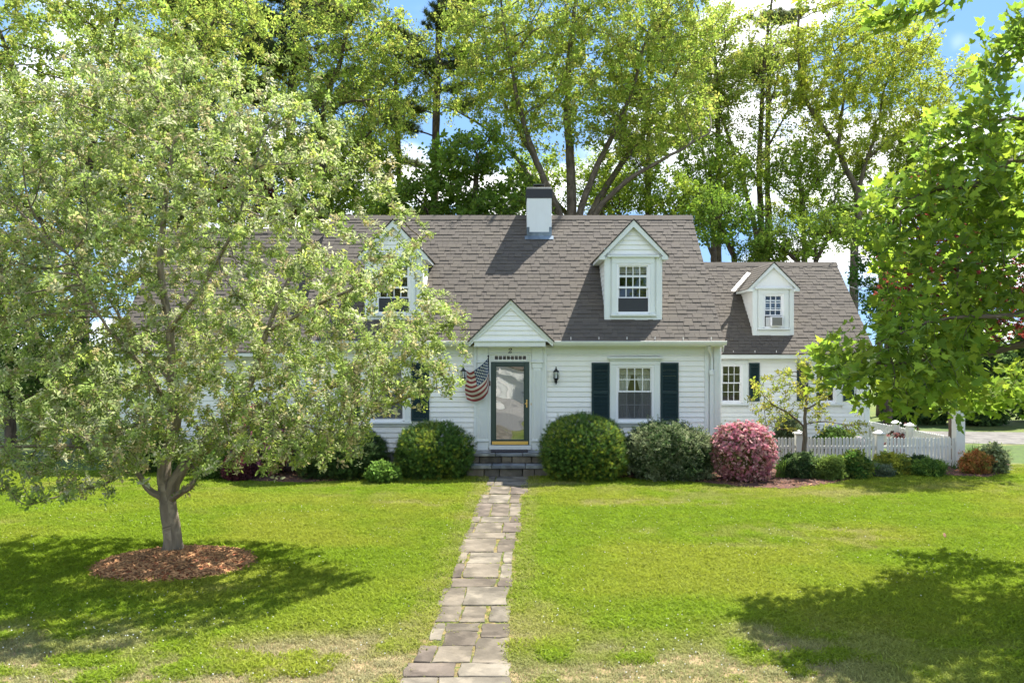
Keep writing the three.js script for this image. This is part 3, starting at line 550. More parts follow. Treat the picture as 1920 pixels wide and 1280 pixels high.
{ const g = new THREE.PlaneGeometry(900, 900); g.rotateX(-Math.PI / 2); const uv = g.attributes.uv; for (let i = 0; i < uv.count; i++) uv.setXY(i, uv.getX(i) * 900, uv.getY(i) * 900); g.translate(0, -0.02, 0); struct('ground', g, M.turf, 'wide flat grassy ground around the house'); }
{ const g = new THREE.PlaneGeometry(LX, LZ1 - LZ0); g.rotateX(-Math.PI / 2); g.translate(0, 0, (LZ0 + LZ1) / 2); struct('lawn', g, M.lawn, 'sunlit mown front lawn with straw coloured patches'); }
// street behind the camera and its kerb, which the storm door mirrors
M.asphalt = std(0.16, 0.155, 0.145, 0.9, { map: tGrain });
{ const g = new THREE.PlaneGeometry(240, 9); g.rotateX(-Math.PI / 2); g.translate(0, -0.012, 18.6); struct('road', uvMetres(g), M.asphalt, 'worn grey asphalt street in front of the lawn'); }
// driveway far right behind the fence
M.drive = std(0.15, 0.14, 0.125, 0.9, { map: tStone });
{ const pts = [[1600, 831], [1700, 829], [1980, 834], [2300, 838], [2300, 812], [1980, 811], [1790, 809], [1600, 807]].map(([x, y]) => G(x, y)); const s = new THREE.Shape(pts.map(p => new THREE.Vector2(p.x, -p.z))); const g = new THREE.ShapeGeometry(s); g.rotateX(-Math.PI / 2); g.translate(0, 0.006, 0); struct('driveway', uvMetres(g), M.drive, 'pale gravel driveway beyond the picket fence'); }

// ---- flagstone walkway: rows of slabs in photo pixels (crop scale 3.2, origin 700,880)
const slabRows = [
  [32, 100, [[688, 728], [733, 930]]], [106, 151, [[700, 818], [823, 928]]], [155, 205, [[634, 690], [696, 814], [819, 878]]], [208, 285, [[610, 703], [709, 814], [819, 886]]],
  [288, 321, [[590, 640], [648, 818], [824, 880]]], [324, 383, [[574, 606], [614, 770], [778, 886]]], [386, 420, [[536, 788], [793, 852]]], [423, 500, [[524, 728], [748, 850]]],
  [503, 568, [[512, 558], [576, 766], [780, 834]]], [572, 655, [[486, 538], [546, 750], [764, 832]]], [659, 710, [[468, 736], [750, 830]]], [714, 823, [[400, 543], [549, 802]]],
  [828, 921, [[384, 519], [531, 674], [700, 818]]], [929, 1030, [[345, 416]]], [929, 975, [[432, 634]]], [979, 1064, [[424, 620]]], [934, 1014, [[645, 818]]], [1068, 1165, [[262, 368], [375, 592]]], [1018, 1168, [[606, 806]]],
  [1172, 1250, [[188, 492], [514, 818]]], [1256, 1350, [[150, 378], [384, 822]]], [1356, 1490, [[90, 400], [410, 830]]]];
const pathSlabs = [];
{
  const path = new THREE.Group(); path.name = 'walkway'; path.userData = { kind: 'structure', label: 'flagstone walkway of grey slabs leading to the front steps' }; scene.add(path);
  const R = rngOf(91), vx = 992, vy = -662;
  const cols = [[0.178, 0.152, 0.118], [0.145, 0.121, 0.095], [0.205, 0.18, 0.142], [0.145, 0.119, 0.097], [0.185, 0.158, 0.122]];
  const mats = cols.map(c => phys(...c, 0.95, { map: tStone, bumpMap: tBumpStone, bumpScale: 0.02, specularIntensity: 0.3 }));
  for (const [y0, y1, xs] of slabRows) for (const [xa, xb] of xs) {
    const ym = (y0 + y1) / 2, at = (x, y) => { const X = vx + (x - vx) * (y - vy) / (ym - vy); return G(700 + X / 3.2, 880 + y / 3.2); };
    const c = [at(xa, y1), at(xb, y1), at(xb, y0), at(xa, y0)], pts = [];
    for (let i = 0; i < 4; i++) { const a = c[i], b = c[(i + 1) % 4], n = 4; for (let k = 0; k < n; k++) { const t = (k + (k ? (R() - 0.5) * 0.3 : 0)) / n, q = a.clone().lerp(b, t), m = k ? 0.026 : 0.034; pts.push(new THREE.Vector2(q.x + (R() - 0.5) * m, -(q.z + (R() - 0.5) * m))); } }
    pathSlabs.push(c);
    const g = new THREE.ExtrudeGeometry(new THREE.Shape(pts), { depth: 0.035, bevelEnabled: true, bevelSize: 0.006, bevelThickness: 0.006, bevelSegments: 1, bevelOffset: -0.006 });
    g.rotateX(-Math.PI / 2); g.translate(0, -0.026 + R() * 0.008, 0); uvMetres(g);
    const u = g.attributes.uv, ou = R() * 9, ov = R() * 9; for (let i = 0; i < u.count; i++) u.setXY(i, u.getX(i) + ou, u.getY(i) + ov);
    put('slab', g, mats[Math.floor(R() * 5)], path);
  }
  // earth and moss between the slabs
  const L = [], Rr = []; for (let y = 900; y <= 1360; y += 20) { const yy = y; const xl = mix(913, 742, (yy - 893) / 387), xr = mix(990, 957, (yy - 893) / 387); L.push(G(xl, yy)); Rr.push(G(xr, yy)); }
  const s = new THREE.Shape([...L, ...Rr.reverse()].map(p => new THREE.Vector2(p.x, -p.z))), g = new THREE.ShapeGeometry(s); g.rotateX(-Math.PI / 2); g.translate(0, 0.006, 0);
  const tJoint = texture(256, (u, v) => { const n = fbm(u * 20, v * 20, 4, 101, 20), m = smooth(0.45, 0.6, fbm(u * 6, v * 6, 4, 103, 6)); return [mix(0.55, 0.36, m) * (0.6 + 0.5 * n), mix(0.48, 0.40, m) * (0.6 + 0.5 * n), mix(0.30, 0.14, m) * (0.6 + 0.5 * n)]; }, { srgb: true, repeat: 1.5 });
  put('joint_bed', uvMetres(g), std(0.8, 0.8, 0.8, 1, { map: tJoint }), path);
}
// ---- mulch beds
const bedLeft = [[225, 890], [300, 886], [360, 893], [450, 903], [560, 907], [640, 904], [720, 897], [800, 895], [884, 893]].map(p => G(...p));
const bedRight = [[1020, 893], [1100, 896], [1180, 898], [1260, 902], [1330, 908], [1400, 916], [1480, 919], [1560, 908], [1620, 897], [1700, 891], [1760, 893], [1850, 897], [1888, 889], [1895, 872]].map(p => G(...p));
const bedPoly = [
  [...bedLeft.map(p => [p.x, p.z]), [-0.95, 0.02], [-5.27, 0.02], [-5.28, -0.39], [bedLeft[0].x, -0.39]],
  [...bedRight.map(p => [p.x, p.z]), [12.6, -1.2], [5.3, -1.2], [5.19, 0.02], [0.88, 0.02]]];
function inPoly(poly, x, z) { let c = false; for (let i = 0, j = poly.length - 1; i < poly.length; j = i++) { const [xi, zi] = poly[i], [xj, zj] = poly[j]; if ((zi > z) !== (zj > z) && x < (xj - xi) * (z - zi) / (zj - zi) + xi) c = !c; } return c; }
const tMulch = texture(512, (u, v) => { const n = fbm(u * 44, v * 16, 4, 111, 16), m = fbm(u * 6, v * 6, 4, 113, 6); const k = 0.35 + 0.9 * n; return [0.50 * k + 0.1 * (m - 0.5), 0.33 * k + 0.06 * (m - 0.5), 0.24 * k]; }, { srgb: true, repeat: 1.3 });
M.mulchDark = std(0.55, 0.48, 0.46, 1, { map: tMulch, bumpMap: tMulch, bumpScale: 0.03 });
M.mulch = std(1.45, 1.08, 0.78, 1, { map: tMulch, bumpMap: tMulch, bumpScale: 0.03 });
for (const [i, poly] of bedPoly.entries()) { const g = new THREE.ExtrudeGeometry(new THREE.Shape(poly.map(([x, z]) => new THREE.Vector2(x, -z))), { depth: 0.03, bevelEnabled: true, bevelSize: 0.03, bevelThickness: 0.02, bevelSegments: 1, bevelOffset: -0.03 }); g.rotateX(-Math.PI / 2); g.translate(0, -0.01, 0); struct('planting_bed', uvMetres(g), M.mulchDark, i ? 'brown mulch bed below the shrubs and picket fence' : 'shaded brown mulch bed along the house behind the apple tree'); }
const ring = { x: P(326, 0, 11.6).x, z: CAMZ - 11.62, rx: 1.13, rz: 0.98, h: 0.13 };
{ const n = 72, m = 14, pos = [], idx = []; for (let j = 0; j <= m; j++) for (let i = 0; i < n; i++) { const a = i / n * Math.PI * 2, r = j / m, e = 1 + 0.05 * (fbm(Math.cos(a) * 2 + 5, Math.sin(a) * 2 + 5, 3, 7) - 0.5) * 2; const x = Math.cos(a) * r * ring.rx * e, z = Math.sin(a) * r * ring.rz * e; pos.push(x, ring.h * (1 - Math.pow(r, 2.2)) + 0.012 + 0.02 * (fbm(x * 9 + 3, z * 9, 3, 9) - 0.5) * (1 - r * 0.6) - (j === m ? 0.03 : 0), z); if (j < m) { const a0 = j * n + i, a1 = j * n + (i + 1) % n; idx.push(a0, a1, a0 + n, a1, a1 + n, a0 + n); } }
  const g = new THREE.BufferGeometry(); g.setAttribute('position', new THREE.Float32BufferAttribute(pos, 3)); g.setIndex(idx); g.computeVertexNormals(); uvMetres(g);
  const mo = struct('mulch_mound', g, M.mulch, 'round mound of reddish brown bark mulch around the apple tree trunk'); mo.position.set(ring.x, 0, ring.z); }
{ // bark chips lying on the mulch
  const R = rngOf(131), n = 5200, chip = new THREE.BoxGeometry(0.055, 0.008, 0.014), c = new THREE.InstancedMesh(chip, std(1, 1, 1, 0.95), n), m = new THREE.Matrix4(), q = new THREE.Quaternion(), e = new THREE.Euler(), col = new THREE.Color(); let k = 0;
  const add = (x, y, z, red) => { e.set((R() - 0.5) * 0.9, R() * 6.3, (R() - 0.5) * 0.9); const s = 0.5 + R() * 1.1; m.compose(V(x, y, z), q.setFromEuler(e), V(s, s, s * (0.6 + R() * 0.9))); c.setMatrixAt(k, m); const b = 0.35 + R() * 1.0; col.setRGB((red ? 0.36 : 0.15) * b, (red ? 0.19 : 0.088) * b, (red ? 0.085 : 0.052) * b); c.setColorAt(k++, col); };
  while (k < 3400) { const a = R() * 6.283, r = Math.sqrt(R()); const x = Math.cos(a) * r * ring.rx * 1.02, z = Math.sin(a) * r * ring.rz * 1.02; add(ring.x + x, ring.h * (1 - Math.pow(Math.min(r, 1), 2.2)) + 0.018, ring.z + z, true); }
  while (k < n) { const x = mix(-9, 12.4, R()), z = mix(0.3, 2.6, R()); if (bedPoly.some(p => inPoly(p, x, z))) add(x, 0.045, z, R() < 0.4); }
  c.name = 'bark_chips'; c.castShadow = c.receiveShadow = true; c.userData = { kind: 'stuff', label: 'loose brown bark chips scattered over the mulch', category: 'mulch' }; scene.add(c);
}
{ // grass
  const R = rngOf(151), blades = []; const pos = [], nor = [];
  const tuft = (n, rad, hgt, seed) => { const r = rngOf(seed), p = []; for (let i = 0; i < n; i++) { const a = r() * 6.283, q = Math.sqrt(r()) * rad, bx = Math.cos(a) * q, bz = Math.sin(a) * q, t = r() * 6.283, w = 0.004 + r() * 0.0025, l = hgt * (0.55 + r() * 0.6), lean = (0.7 + r() * 0.9) * l, d = r() * 6.283; const wx = Math.cos(t) * w, wz = Math.sin(t) * w, mx = bx + Math.cos(d) * lean * 0.35, mz = bz + Math.sin(d) * lean * 0.35, my = l * 0.62, tx = bx + Math.cos(d) * lean, tz = bz + Math.sin(d) * lean, ty = l * 0.95;
      p.push(bx - wx, -0.005, bz - wz, bx + wx, -0.005, bz + wz, mx + wx * 0.8, my, mz + wz * 0.8, bx - wx, -0.005, bz - wz, mx + wx * 0.8, my, mz + wz * 0.8, mx - wx * 0.8, my, mz - wz * 0.8, mx - wx * 0.8, my, mz - wz * 0.8, mx + wx * 0.8, my, mz + wz * 0.8, tx, ty, tz); }
    const g = new THREE.BufferGeometry(); g.setAttribute('position', new THREE.Float32BufferAttribute(p, 3)); g.computeVertexNormals(); return g; };
  const mat = phys(1, 1, 1, 1, { specularIntensity: 0.25, transmission: 0.45, thickness: 0, side: THREE.DoubleSide, ior: 1.3 });
  const list = []; const slabHit = (x, z) => pathSlabs.some(c => inPoly(c.map(v => [v.x, v.z]), x + (R() - 0.5) * 0.14, z + (R() - 0.5) * 0.14));
  const N = 150000; let guard = 0;
  while (list.length < N && guard++ < 900000) {
    const d = 7.0 + 14.5 * Math.pow(R(), 0.9), z = CAMZ - d, x = (R() * 2 - 1) * (0.635 * d + 0.3);
    if (z < 0.2 && Math.abs(x) < 12.6) continue; if (z > 13.5) continue;
    if (R() > Math.pow(9 / Math.max(d, 9), 0.5)) continue;
    const ex = (x - ring.x) / ring.rx, ezz = (z - ring.z) / ring.rz; if (ex * ex + ezz * ezz < 0.97) continue;
    if (bedPoly.some(p => inPoly(p, x, z))) continue;
    const pm = Math.abs(x - pathMid(z)); if (pm < 0.62 && slabHit(x, z)) continue;
    const dr = Math.max(dryness(x, z), pm < 0.75 ? R() * 0.9 : 0), inPath = pm < 0.44 && z < 13.3; if (inPath && R() < 0.5) continue;
    if (R() < dr * 0.72) continue;
    list.push([x, z, dr, inPath]);
  }
  const lists = [[], [], []]; list.forEach((t, i) => lists[i % 3].push(t));
  const m = new THREE.Matrix4(), q = new THREE.Quaternion(), e = new THREE.Euler(), col = new THREE.Color();
  const grass = new THREE.Group(); grass.name = 'grass'; grass.userData = { kind: 'stuff', label: 'short mown grass blades of the front lawn', category: 'grass' }; scene.add(grass);
  lists.forEach((L, i) => {
    const im = new THREE.InstancedMesh(tuft(18, 0.085, 0.042, 161 + i), mat, L.length); im.name = 'turf_blades'; im.castShadow = im.receiveShadow = true; im.userData.kind = 'stuff';
    L.forEach(([x, z, dr, ip], k) => {
      e.set((R() - 0.5) * 0.3, R() * 6.283, (R() - 0.5) * 0.3); const s = (0.7 + R() * 0.45 + Math.pow(R(), 6) * 0.7) * (ip ? 0.55 : 1) * (1 - 0.35 * dr);
      m.compose(V(x, 0, z), q.setFromEuler(e), V(s * 1.1, s, s * 1.1)); im.setMatrixAt(k, m);
      const n = fbm(x * 0.5, z * 0.7, 3, 171), n2 = R(), straw = clamp(smooth(0.35, 0.75, n) * 0.42 + dr * 0.8), b = 0.75 + 0.5 * n2;
      col.setRGB(mix(0.195, 0.36, straw) * b, mix(0.285, 0.335, straw) * b, mix(0.016, 0.05 + 0.12 * dr, straw) * b)   /* one colour per tuft: green to straw */; im.setColorAt(k, col);
    });
    grass.add(im);
  });
}

{ // small white clover heads dotted through the lawn
  const R = rngOf(191), n = 900, im = new THREE.InstancedMesh(new THREE.IcosahedronGeometry(0.006, 0), std(0.6, 0.6, 0.54, 0.9), n), m = new THREE.Matrix4(); let k = 0;
  while (k < n) { const d = 7.4 + 9 * R(), z = CAMZ - d, x = (R() * 2 - 1) * 0.63 * d; if (Math.abs(x - pathMid(z)) < 0.7 || fbm(x * 0.5 + 9, z * 0.5, 3, 55) < 0.47) continue; const ex = (x - ring.x) / ring.rx, ezz = (z - ring.z) / ring.rz; if (ex * ex + ezz * ezz < 1.05) continue; const s = 0.6 + R() * 0.9; m.makeScale(s, s, s).setPosition(x, 0.035 + R() * 0.01, z); im.setMatrixAt(k++, m); }
  im.name = 'clover_flowers'; im.userData = { kind: 'stuff', label: 'tiny white clover flowers scattered in the lawn', category: 'flowers' }; scene.add(im);
}
// ---------------------------------------------------------------- small things on and around the house
function lantern(px, py) {
  const z = 0.022, S = CAMZ - z, t = thing('wall_lantern', px < 960 ? 'black wall lantern beside the flag' : 'black wall lantern between the front door and the shuttered window', 'lantern', [(px - CX) / F * S, CAMH - (py - CY) / F * S, z], 'wall lanterns flanking the front door');
  const L = (pts, n = 6) => new THREE.LatheGeometry(pts.map(([r, y]) => new THREE.Vector2(r, y)), n);
  put('backplate', rbox(-0.035, 0.035, -0.17, 0.04, 0, 0.015), M.blackIron, t);
  put('bracket', new THREE.TubeGeometry(new THREE.CatmullRomCurve3([V(0, -0.19, 0.01), V(0, -0.17, 0.08), V(0, -0.12, 0.12), V(0, -0.09, 0.12)]), 12, 0.012, 6), M.blackIron, t);
  put('tail', L([[0, -0.20], [0.014, -0.19], [0.012, -0.13], [0.02, -0.12], [0, -0.11]]).translate(0, 0, 0.12), M.blackIron, t);
  put('base', L([[0, -0.125], [0.03, -0.12], [0.055, -0.075], [0.075, -0.055], [0.07, -0.045], [0, -0.045]]).translate(0, 0, 0.12), M.blackIron, t);
  for (let i = 0; i < 6; i++) { const a = i / 6 * 6.283, g = new THREE.CylinderGeometry(0.005, 0.005, 0.16, 5); g.translate(Math.cos(a) * 0.068, 0.03, 0.12 + Math.sin(a) * 0.068); put('bar', g, M.blackIron, t); }
  put('globe', L([[0.058, -0.045], [0.062, 0.0], [0.062, 0.105]], 12).translate(0, 0, 0.12), M.glass, t);
  put('candle', new THREE.CylinderGeometry(0.016, 0.018, 0.09, 8).translate(0, 0.0, 0.12), M.sash, t);
  put('roof', L([[0.085, 0.105], [0.08, 0.125], [0.045, 0.155], [0.03, 0.16], [0.04, 0.175], [0.02, 0.19], [0.012, 0.21], [0.02, 0.225], [0, 0.245], [0, 0.105]]).translate(0, 0, 0.12), M.blackIron, t);
}
lantern(869.3, 704); lantern(1042.3, 705);

{ // flag on a short staff fixed to the left pilaster
  const S0 = CAMZ - 0.12, foot = P(917.3, 718, S0), top = P(915.6, 667.5, 19.85), t = thing('flag', 'striped flag with a starred blue canton hanging beside the front door', 'flag', [foot.x, foot.y, foot.z]);
  const d = top.clone().sub(foot);
  put('staff', new THREE.TubeGeometry(new THREE.LineCurve3(V(0, 0, 0), d), 1, 0.012, 8), M.blackIron, t);
  put('finial', new THREE.SphereGeometry(0.024, 10, 8).translate(d.x, d.y, d.z), M.blackIron, t);
  put('bracket', merge([rbox(-0.03, 0.03, -0.07, 0.05, -0.035, -0.02), new THREE.CylinderGeometry(0.019, 0.019, 0.13, 8).toNonIndexed()].map(g => { if (!g.attributes.uv) uvMetres(g); return g; })), std(0.12, 0.05, 0.03, 0.6), t);
  const cv = document.createElement('canvas'); cv.width = 988; cv.height = 520; const c = cv.getContext('2d');
  for (let i = 0; i < 13; i++) { c.fillStyle = i % 2 ? '#d9cfc4' : '#8e3a3c'; c.fillRect(0, i * 40, 988, 41); }
  c.fillStyle = '#27406b'; c.fillRect(0, 0, 395, 280); c.fillStyle = '#e9e9e6';
  for (let r = 0; r < 9; r++) for (let k = 0; k < (r % 2 ? 5 : 6); k++) { const x = 33 + k * 66 + (r % 2 ? 33 : 0), y = 28 + r * 28; c.beginPath(); for (let p = 0; p < 10; p++) { const a = -Math.PI / 2 + p * Math.PI / 5, q = p % 2 ? 9 : 21; c.lineTo(x + Math.cos(a) * q, y + Math.sin(a) * q); } c.fill(); }
  const tx = new THREE.CanvasTexture(cv); tx.colorSpace = THREE.SRGBColorSpace;
  // cloth surface: hoist along the staff (u = 0), draped down to the fly (u = 1); corners and edges from the photo, at the staff's distance
  const nu = 40, nv = 26, pos = [], uv = [], idx = [];
  const top2 = top.clone().lerp(foot, 0.06), low = foot.clone().lerp(top, 0.02);
  const q = (px, py, dd) => P(px, py, dd);
  const TL = [top2, q(905, 682, 19.93), q(889, 694, 20.0), q(879, 698.5, 20.08), q(873, 694.5, 20.14)], BL = [low, q(914, 737, 20.28), q(904, 748, 20.32), q(889, 753, 20.36), q(874.5, 748.5, 20.4)];
  const cT = new THREE.CatmullRomCurve3(TL), cB = new THREE.CatmullRomCurve3(BL);
  for (let i = 0; i <= nu; i++) for (let j = 0; j <= nv; j++) { const u = i / nu, v = j / nv, a = cT.getPoint(u), b = cB.getPoint(u), p = a.lerp(b, v); const fold = Math.sin(u * 13 + v * 2.2) * 0.045 * u + 0.06 * Math.sin(v * 7.5 + u * 5) * u * (1 - u * 0.3); p.z += fold; p.x += 0.03 * Math.sin(v * 6.0 + 0.6) * u; p.sub(foot); pos.push(p.x, p.y, p.z); uv.push(u * 0.74, 1 - v); if (i < nu && j < nv) { const k = i * (nv + 1) + j; idx.push(k, k + 1, k + nv + 1, k + 1, k + nv + 2, k + nv + 1); } }
  const g = new THREE.BufferGeometry(); g.setAttribute('position', new THREE.Float32BufferAttribute(pos, 3)); g.setAttribute('uv', new THREE.Float32BufferAttribute(uv, 2)); g.setIndex(idx); g.computeVertexNormals();
  put('cloth', g, phys(1, 1, 1, 0.8, { map: tx, side: THREE.DoubleSide, transmission: 0.25, thickness: 0 }), t);
}

// ---- picket fence: front run and the return run along the garden's side
const FZ = -0.35, FD = CAMZ - FZ, fX = px => (px - CX) / F * FD;
const fenceWhite = std(0.64, 0.64, 0.585, 0.6, { map: tPaint });
const picketGeo = (() => { const s = new THREE.Shape(), w = 0.033, h = 0.72; s.moveTo(-w, 0); s.lineTo(w, 0); s.lineTo(w, h - 0.045); s.quadraticCurveTo(w, h - 0.008, 0, h); s.quadraticCurveTo(-w, h - 0.008, -w, h - 0.045); const g = new THREE.ExtrudeGeometry(s, { depth: 0.018, bevelEnabled: false, curveSegments: 3 }); return uvMetres(g); })();
function fenceRun(label, A, B, posts, gap = 0.098, group) {
  const f = thing('picket_fence', label, 'fence', [A.x, 0, A.z], group), d = V(B.x - A.x, 0, B.z - A.z), len = d.length(); f.rotation.y = Math.atan2(-d.z, d.x);
  const R = rngOf(7 + Math.round(len * 10));
  put('rail', rbox(0, len, 0.14, 0.21, -0.045, -0.012), fenceWhite, f); put('rail', rbox(0, len, 0.50, 0.57, -0.045, -0.012), fenceWhite, f);
  for (let x = 0.05; x < len - 0.03; x += gap) { if (posts.some(p => Math.abs(p - x) < 0.13)) continue; const p = put('picket', picketGeo, fenceWhite, f); p.position.set(x + (R() - 0.5) * 0.008, 0.06 + (R() - 0.5) * 0.012, -0.010 + (R() - 0.5) * 0.004); p.rotation.z = (R() - 0.5) * 0.022; }
  for (const x of posts) { const p = sub('post', f); put('shaft', rbox(x - 0.085, x + 0.085, 0, 0.86, -0.12, 0.05, 0.008), fenceWhite, p); put('cap', rbox(x - 0.125, x + 0.125, 0.86, 0.895, -0.16, 0.09, 0.01), fenceWhite, p); const c = new THREE.ConeGeometry(0.155, 0.075, 4, 1).rotateY(Math.PI / 4).translate(x, 0.932, -0.035); put('cap_top', c, fenceWhite, p); }
  return f;
}
{
  const A = V(fX(1430), 0, FZ), B = V(fX(1792), 0, FZ);
  fenceRun('white picket fence behind the flower bed, running up to the tall post', A, B, [fX(1499) - A.x, fX(1650) - A.x], 0.092);
  const C = V(11.22, 0, FZ - 0.2), D = V(11.08, 0, -5.2);
  fenceRun('white picket fence returning from the tall post towards the driveway', C, D, [1.95, 2.75], 0.098);
}
{ // tall white post with a lamp head among the maple leaves
  const x = fX(1798.5), t = thing('lamp_post', 'tall square white post at the corner of the picket fence', 'post', [x, 0, FZ - 0.02]);
  put('shaft', rbox(-0.115, 0.115, 0, 1.72, -0.115, 0.115, 0.012), fenceWhite, t);
  put('collar', rbox(-0.135, 0.135, 1.72, 1.78, -0.135, 0.135, 0.01), fenceWhite, t);
  put('neck', rbox(-0.05, 0.05, 1.78, 1.88, -0.05, 0.05, 0.01), M.blackIron, t);
  for (const [a, b] of [[-0.08, -0.08], [0.08, -0.08], [-0.08, 0.08], [0.08, 0.08]]) put('lamp_bar', rbox(a - 0.008, a + 0.008, 1.88, 2.12, b - 0.008, b + 0.008, 0.003), M.blackIron, t);
  for (const r of [0, 1, 2, 3]) { const p = put('lamp_pane', new THREE.PlaneGeometry(0.145, 0.235), M.glass, t); p.rotation.y = r * Math.PI / 2; p.position.set(Math.sin(r * Math.PI / 2) * 0.08, 2.0, Math.cos(r * Math.PI / 2) * 0.08); }
  put('lamp_roof', new THREE.ConeGeometry(0.16, 0.13, 4).rotateY(Math.PI / 4).translate(0, 2.185, 0), std(0.45, 0.46, 0.47, 0.5), t);
}
{ // rounded grey boulder in the garden behind the fence
  const c = G(1599, 832); const g = new THREE.IcosahedronGeometry(0.32, 3), p = g.attributes.position; for (let i = 0; i < p.count; i++) { const v = V(p.getX(i), p.getY(i), p.getZ(i)); const n = 0.8 + 0.35 * fbm(v.x * 4 + 9, v.y * 4 + v.z * 3, 3, 5); v.multiplyScalar(n); p.setXYZ(i, v.x * 1.3, v.y * 0.9, v.z); } g.computeVertexNormals();
  const t = put(numbered('boulder'), uvMetres(g), std(0.22, 0.20, 0.22, 0.9, { map: tStone, bumpMap: tBumpStone, bumpScale: 0.02 }), scene); t.position.set(P(1599, 0, 24.2).x, 0.22, CAMZ - 24.2); tag(t, 'rounded grey boulder in the garden behind the picket fence', 'boulder');
}
{ // dry leaf on the lawn
  const p = G(1773, 1013), s = new THREE.Shape(); s.moveTo(0, 0); s.quadraticCurveTo(0.05, 0.03, 0.02, 0.09); s.quadraticCurveTo(-0.04, 0.05, 0, 0); const g = new THREE.ShapeGeometry(s, 5), q = g.attributes.position; for (let i = 0; i < q.count; i++) q.setZ(i, q.getX(i) * q.getX(i) * 12 + q.getY(i) * 0.35); g.computeVertexNormals(); g.rotateX(-1.2);
  const t = put(numbered('fallen_leaf'), g, std(0.22, 0.10, 0.05, 0.8, { side: THREE.DoubleSide }), scene); t.position.set(p.x, 0.045, p.z); tag(t, 'curled brown fallen leaf lying on the sunny lawn', 'leaf');
}
{ // overhead service wires from the wing towards the right
  const wires = [[[1588, 535, 28], [1640, 553, 30], [1700, 580, 34], [1800, 600, 40]], [[1596, 578, 28], [1660, 588, 31], [1760, 600, 38]]];
  for (const [i, w] of wires.entries()) { const t = put(numbered('service_wire'), new THREE.TubeGeometry(new THREE.CatmullRomCurve3(w.map(p => P(...p))), 20, 0.012, 5), std(0.4, 0.4, 0.4, 0.5), scene); tag(t, i ? 'lower pale service wire leaving the wing roof' : 'upper pale service wire leaving the wing roof', 'wire'); }
}
// ---------------------------------------------------------------- trees and shrubs
// leaf sprays: a few folded leaves round a short shoot, shared by all copies
function leafGeo(out, base, dir, up, len, wid, curl, fold) {
  const d = dir.clone().normalize(), s = d.clone().cross(up).normalize(), n = s.clone().cross(d).normalize();
  const at = (u, v, h) => base.clone().addScaledVector(d, u * len).addScaledVector(s, v * wid).addScaledVector(n, h * len - curl * u * u * len);
  const b = at(0, 0, 0), t = at(1, 0, 0), m = at(0.45, 0, 0), l = at(0.42, -0.5, fold), r = at(0.42, 0.5, fold), l2 = at(0.75, -0.32, fold * 0.6), r2 = at(0.75, 0.32, fold * 0.6);
  for (const q of [[b, m, l], [b, r, m], [m, l2, l], [m, r, r2], [m, t, l2], [m, r2, t]]) for (const v of q) out.push(v.x, v.y, v.z);
}
function geoOf(out) { const g = new THREE.BufferGeometry(); g.setAttribute('position', new THREE.Float32BufferAttribute(out, 3)); g.computeVertexNormals(); return g; }
function spray(seed, n, len, wid, rad, droop = 0.2, curl = 0.25, fold = 0.12) {
  const R = rngOf(seed), out = [];
  for (let i = 0; i < n; i++) { const a = i * 2.4 + R() * 0.8, el = R() * 1.1 - droop, d = V(Math.cos(a) * Math.cos(el), Math.sin(el), Math.sin(a) * Math.cos(el)); const base = V((R() - 0.5) * rad, (i / n - 0.5) * rad * 1.6, (R() - 0.5) * rad); const l = len * (0.65 + R() * 0.6); leafGeo(out, base.addScaledVector(d, len * 0.12), d, V((R() - 0.5) * 1.2, 1, (R() - 0.5) * 1.2).normalize(), l, wid * (0.8 + R() * 0.4) * l / len, curl * (0.3 + R()), fold); }
  return geoOf(out);
}
function mapleSpray(seed, n, size, rad) {       // broad five-lobed leaves held in a loose flat fan
  const R = rngOf(seed), out = [], prof = [[0, -0.02], [0.16, 0.02], [0.30, -0.04], [0.24, 0.14], [0.50, 0.16], [0.40, 0.28], [0.52, 0.44], [0.28, 0.44], [0.20, 0.50], [0.17, 0.72], [0.08, 0.78], [0, 1.0]];
  const pts = [...prof, ...prof.slice(1, -1).reverse().map(([x, y]) => [-x, y])];
  for (let i = 0; i < n; i++) {
    const a = i * 2.4 + R(), tilt = -0.15 - R() * 0.75, sz = size * (0.65 + R() * 0.55), q = new THREE.Quaternion().setFromEuler(new THREE.Euler(tilt + (R() - 0.5) * 0.5, a, (R() - 0.5) * 0.6, 'YXZ'));
    const base = V(Math.sin(a) * rad * (0.4 + R() * 0.6), (R() - 0.5) * rad * 0.5, Math.cos(a) * rad * (0.4 + R() * 0.6));
    const W = ([x, y]) => V(x * sz, -0.10 * sz * (y * y) + 0.10 * sz * Math.abs(x), y * sz).applyQuaternion(q).add(base), c = W([0, 0.34]);
    for (let k = 0; k < pts.length; k++) for (const v of [c, W(pts[(k + 1) % pts.length]), W(pts[k])]) out.push(v.x, v.y, v.z);
  }
  return geoOf(out);
}
function needleTuft(seed, n, len) { const R = rngOf(seed), out = []; for (let i = 0; i < n; i++) { const a = R() * 6.283, el = -0.3 + R() * 1.6, d = V(Math.cos(a) * Math.cos(el), Math.sin(el), Math.sin(a) * Math.cos(el)).multiplyScalar(len * (0.7 + R() * 0.5)), s = V(-Math.sin(a), R() - 0.5, Math.cos(a)).multiplyScalar(0.011), b = V((R() - 0.5) * 0.08, (R() - 0.5) * 0.08, (R() - 0.5) * 0.08); for (const v of [b.clone().sub(s), b.clone().add(s), b.clone().add(d)]) out.push(v.x, v.y, v.z); } return geoOf(out); }
const leafMat = (through) => phys(1, 1, 1, 1, { transmission: through, thickness: 0, side: THREE.DoubleSide, ior: 1.35, specularIntensity: 0.25 });      // soft, lets light through
const LM = leafMat(0.5), LMsoft = leafMat(0.55), LMdark = leafMat(0.25), LMmaple = leafMat(0.6);
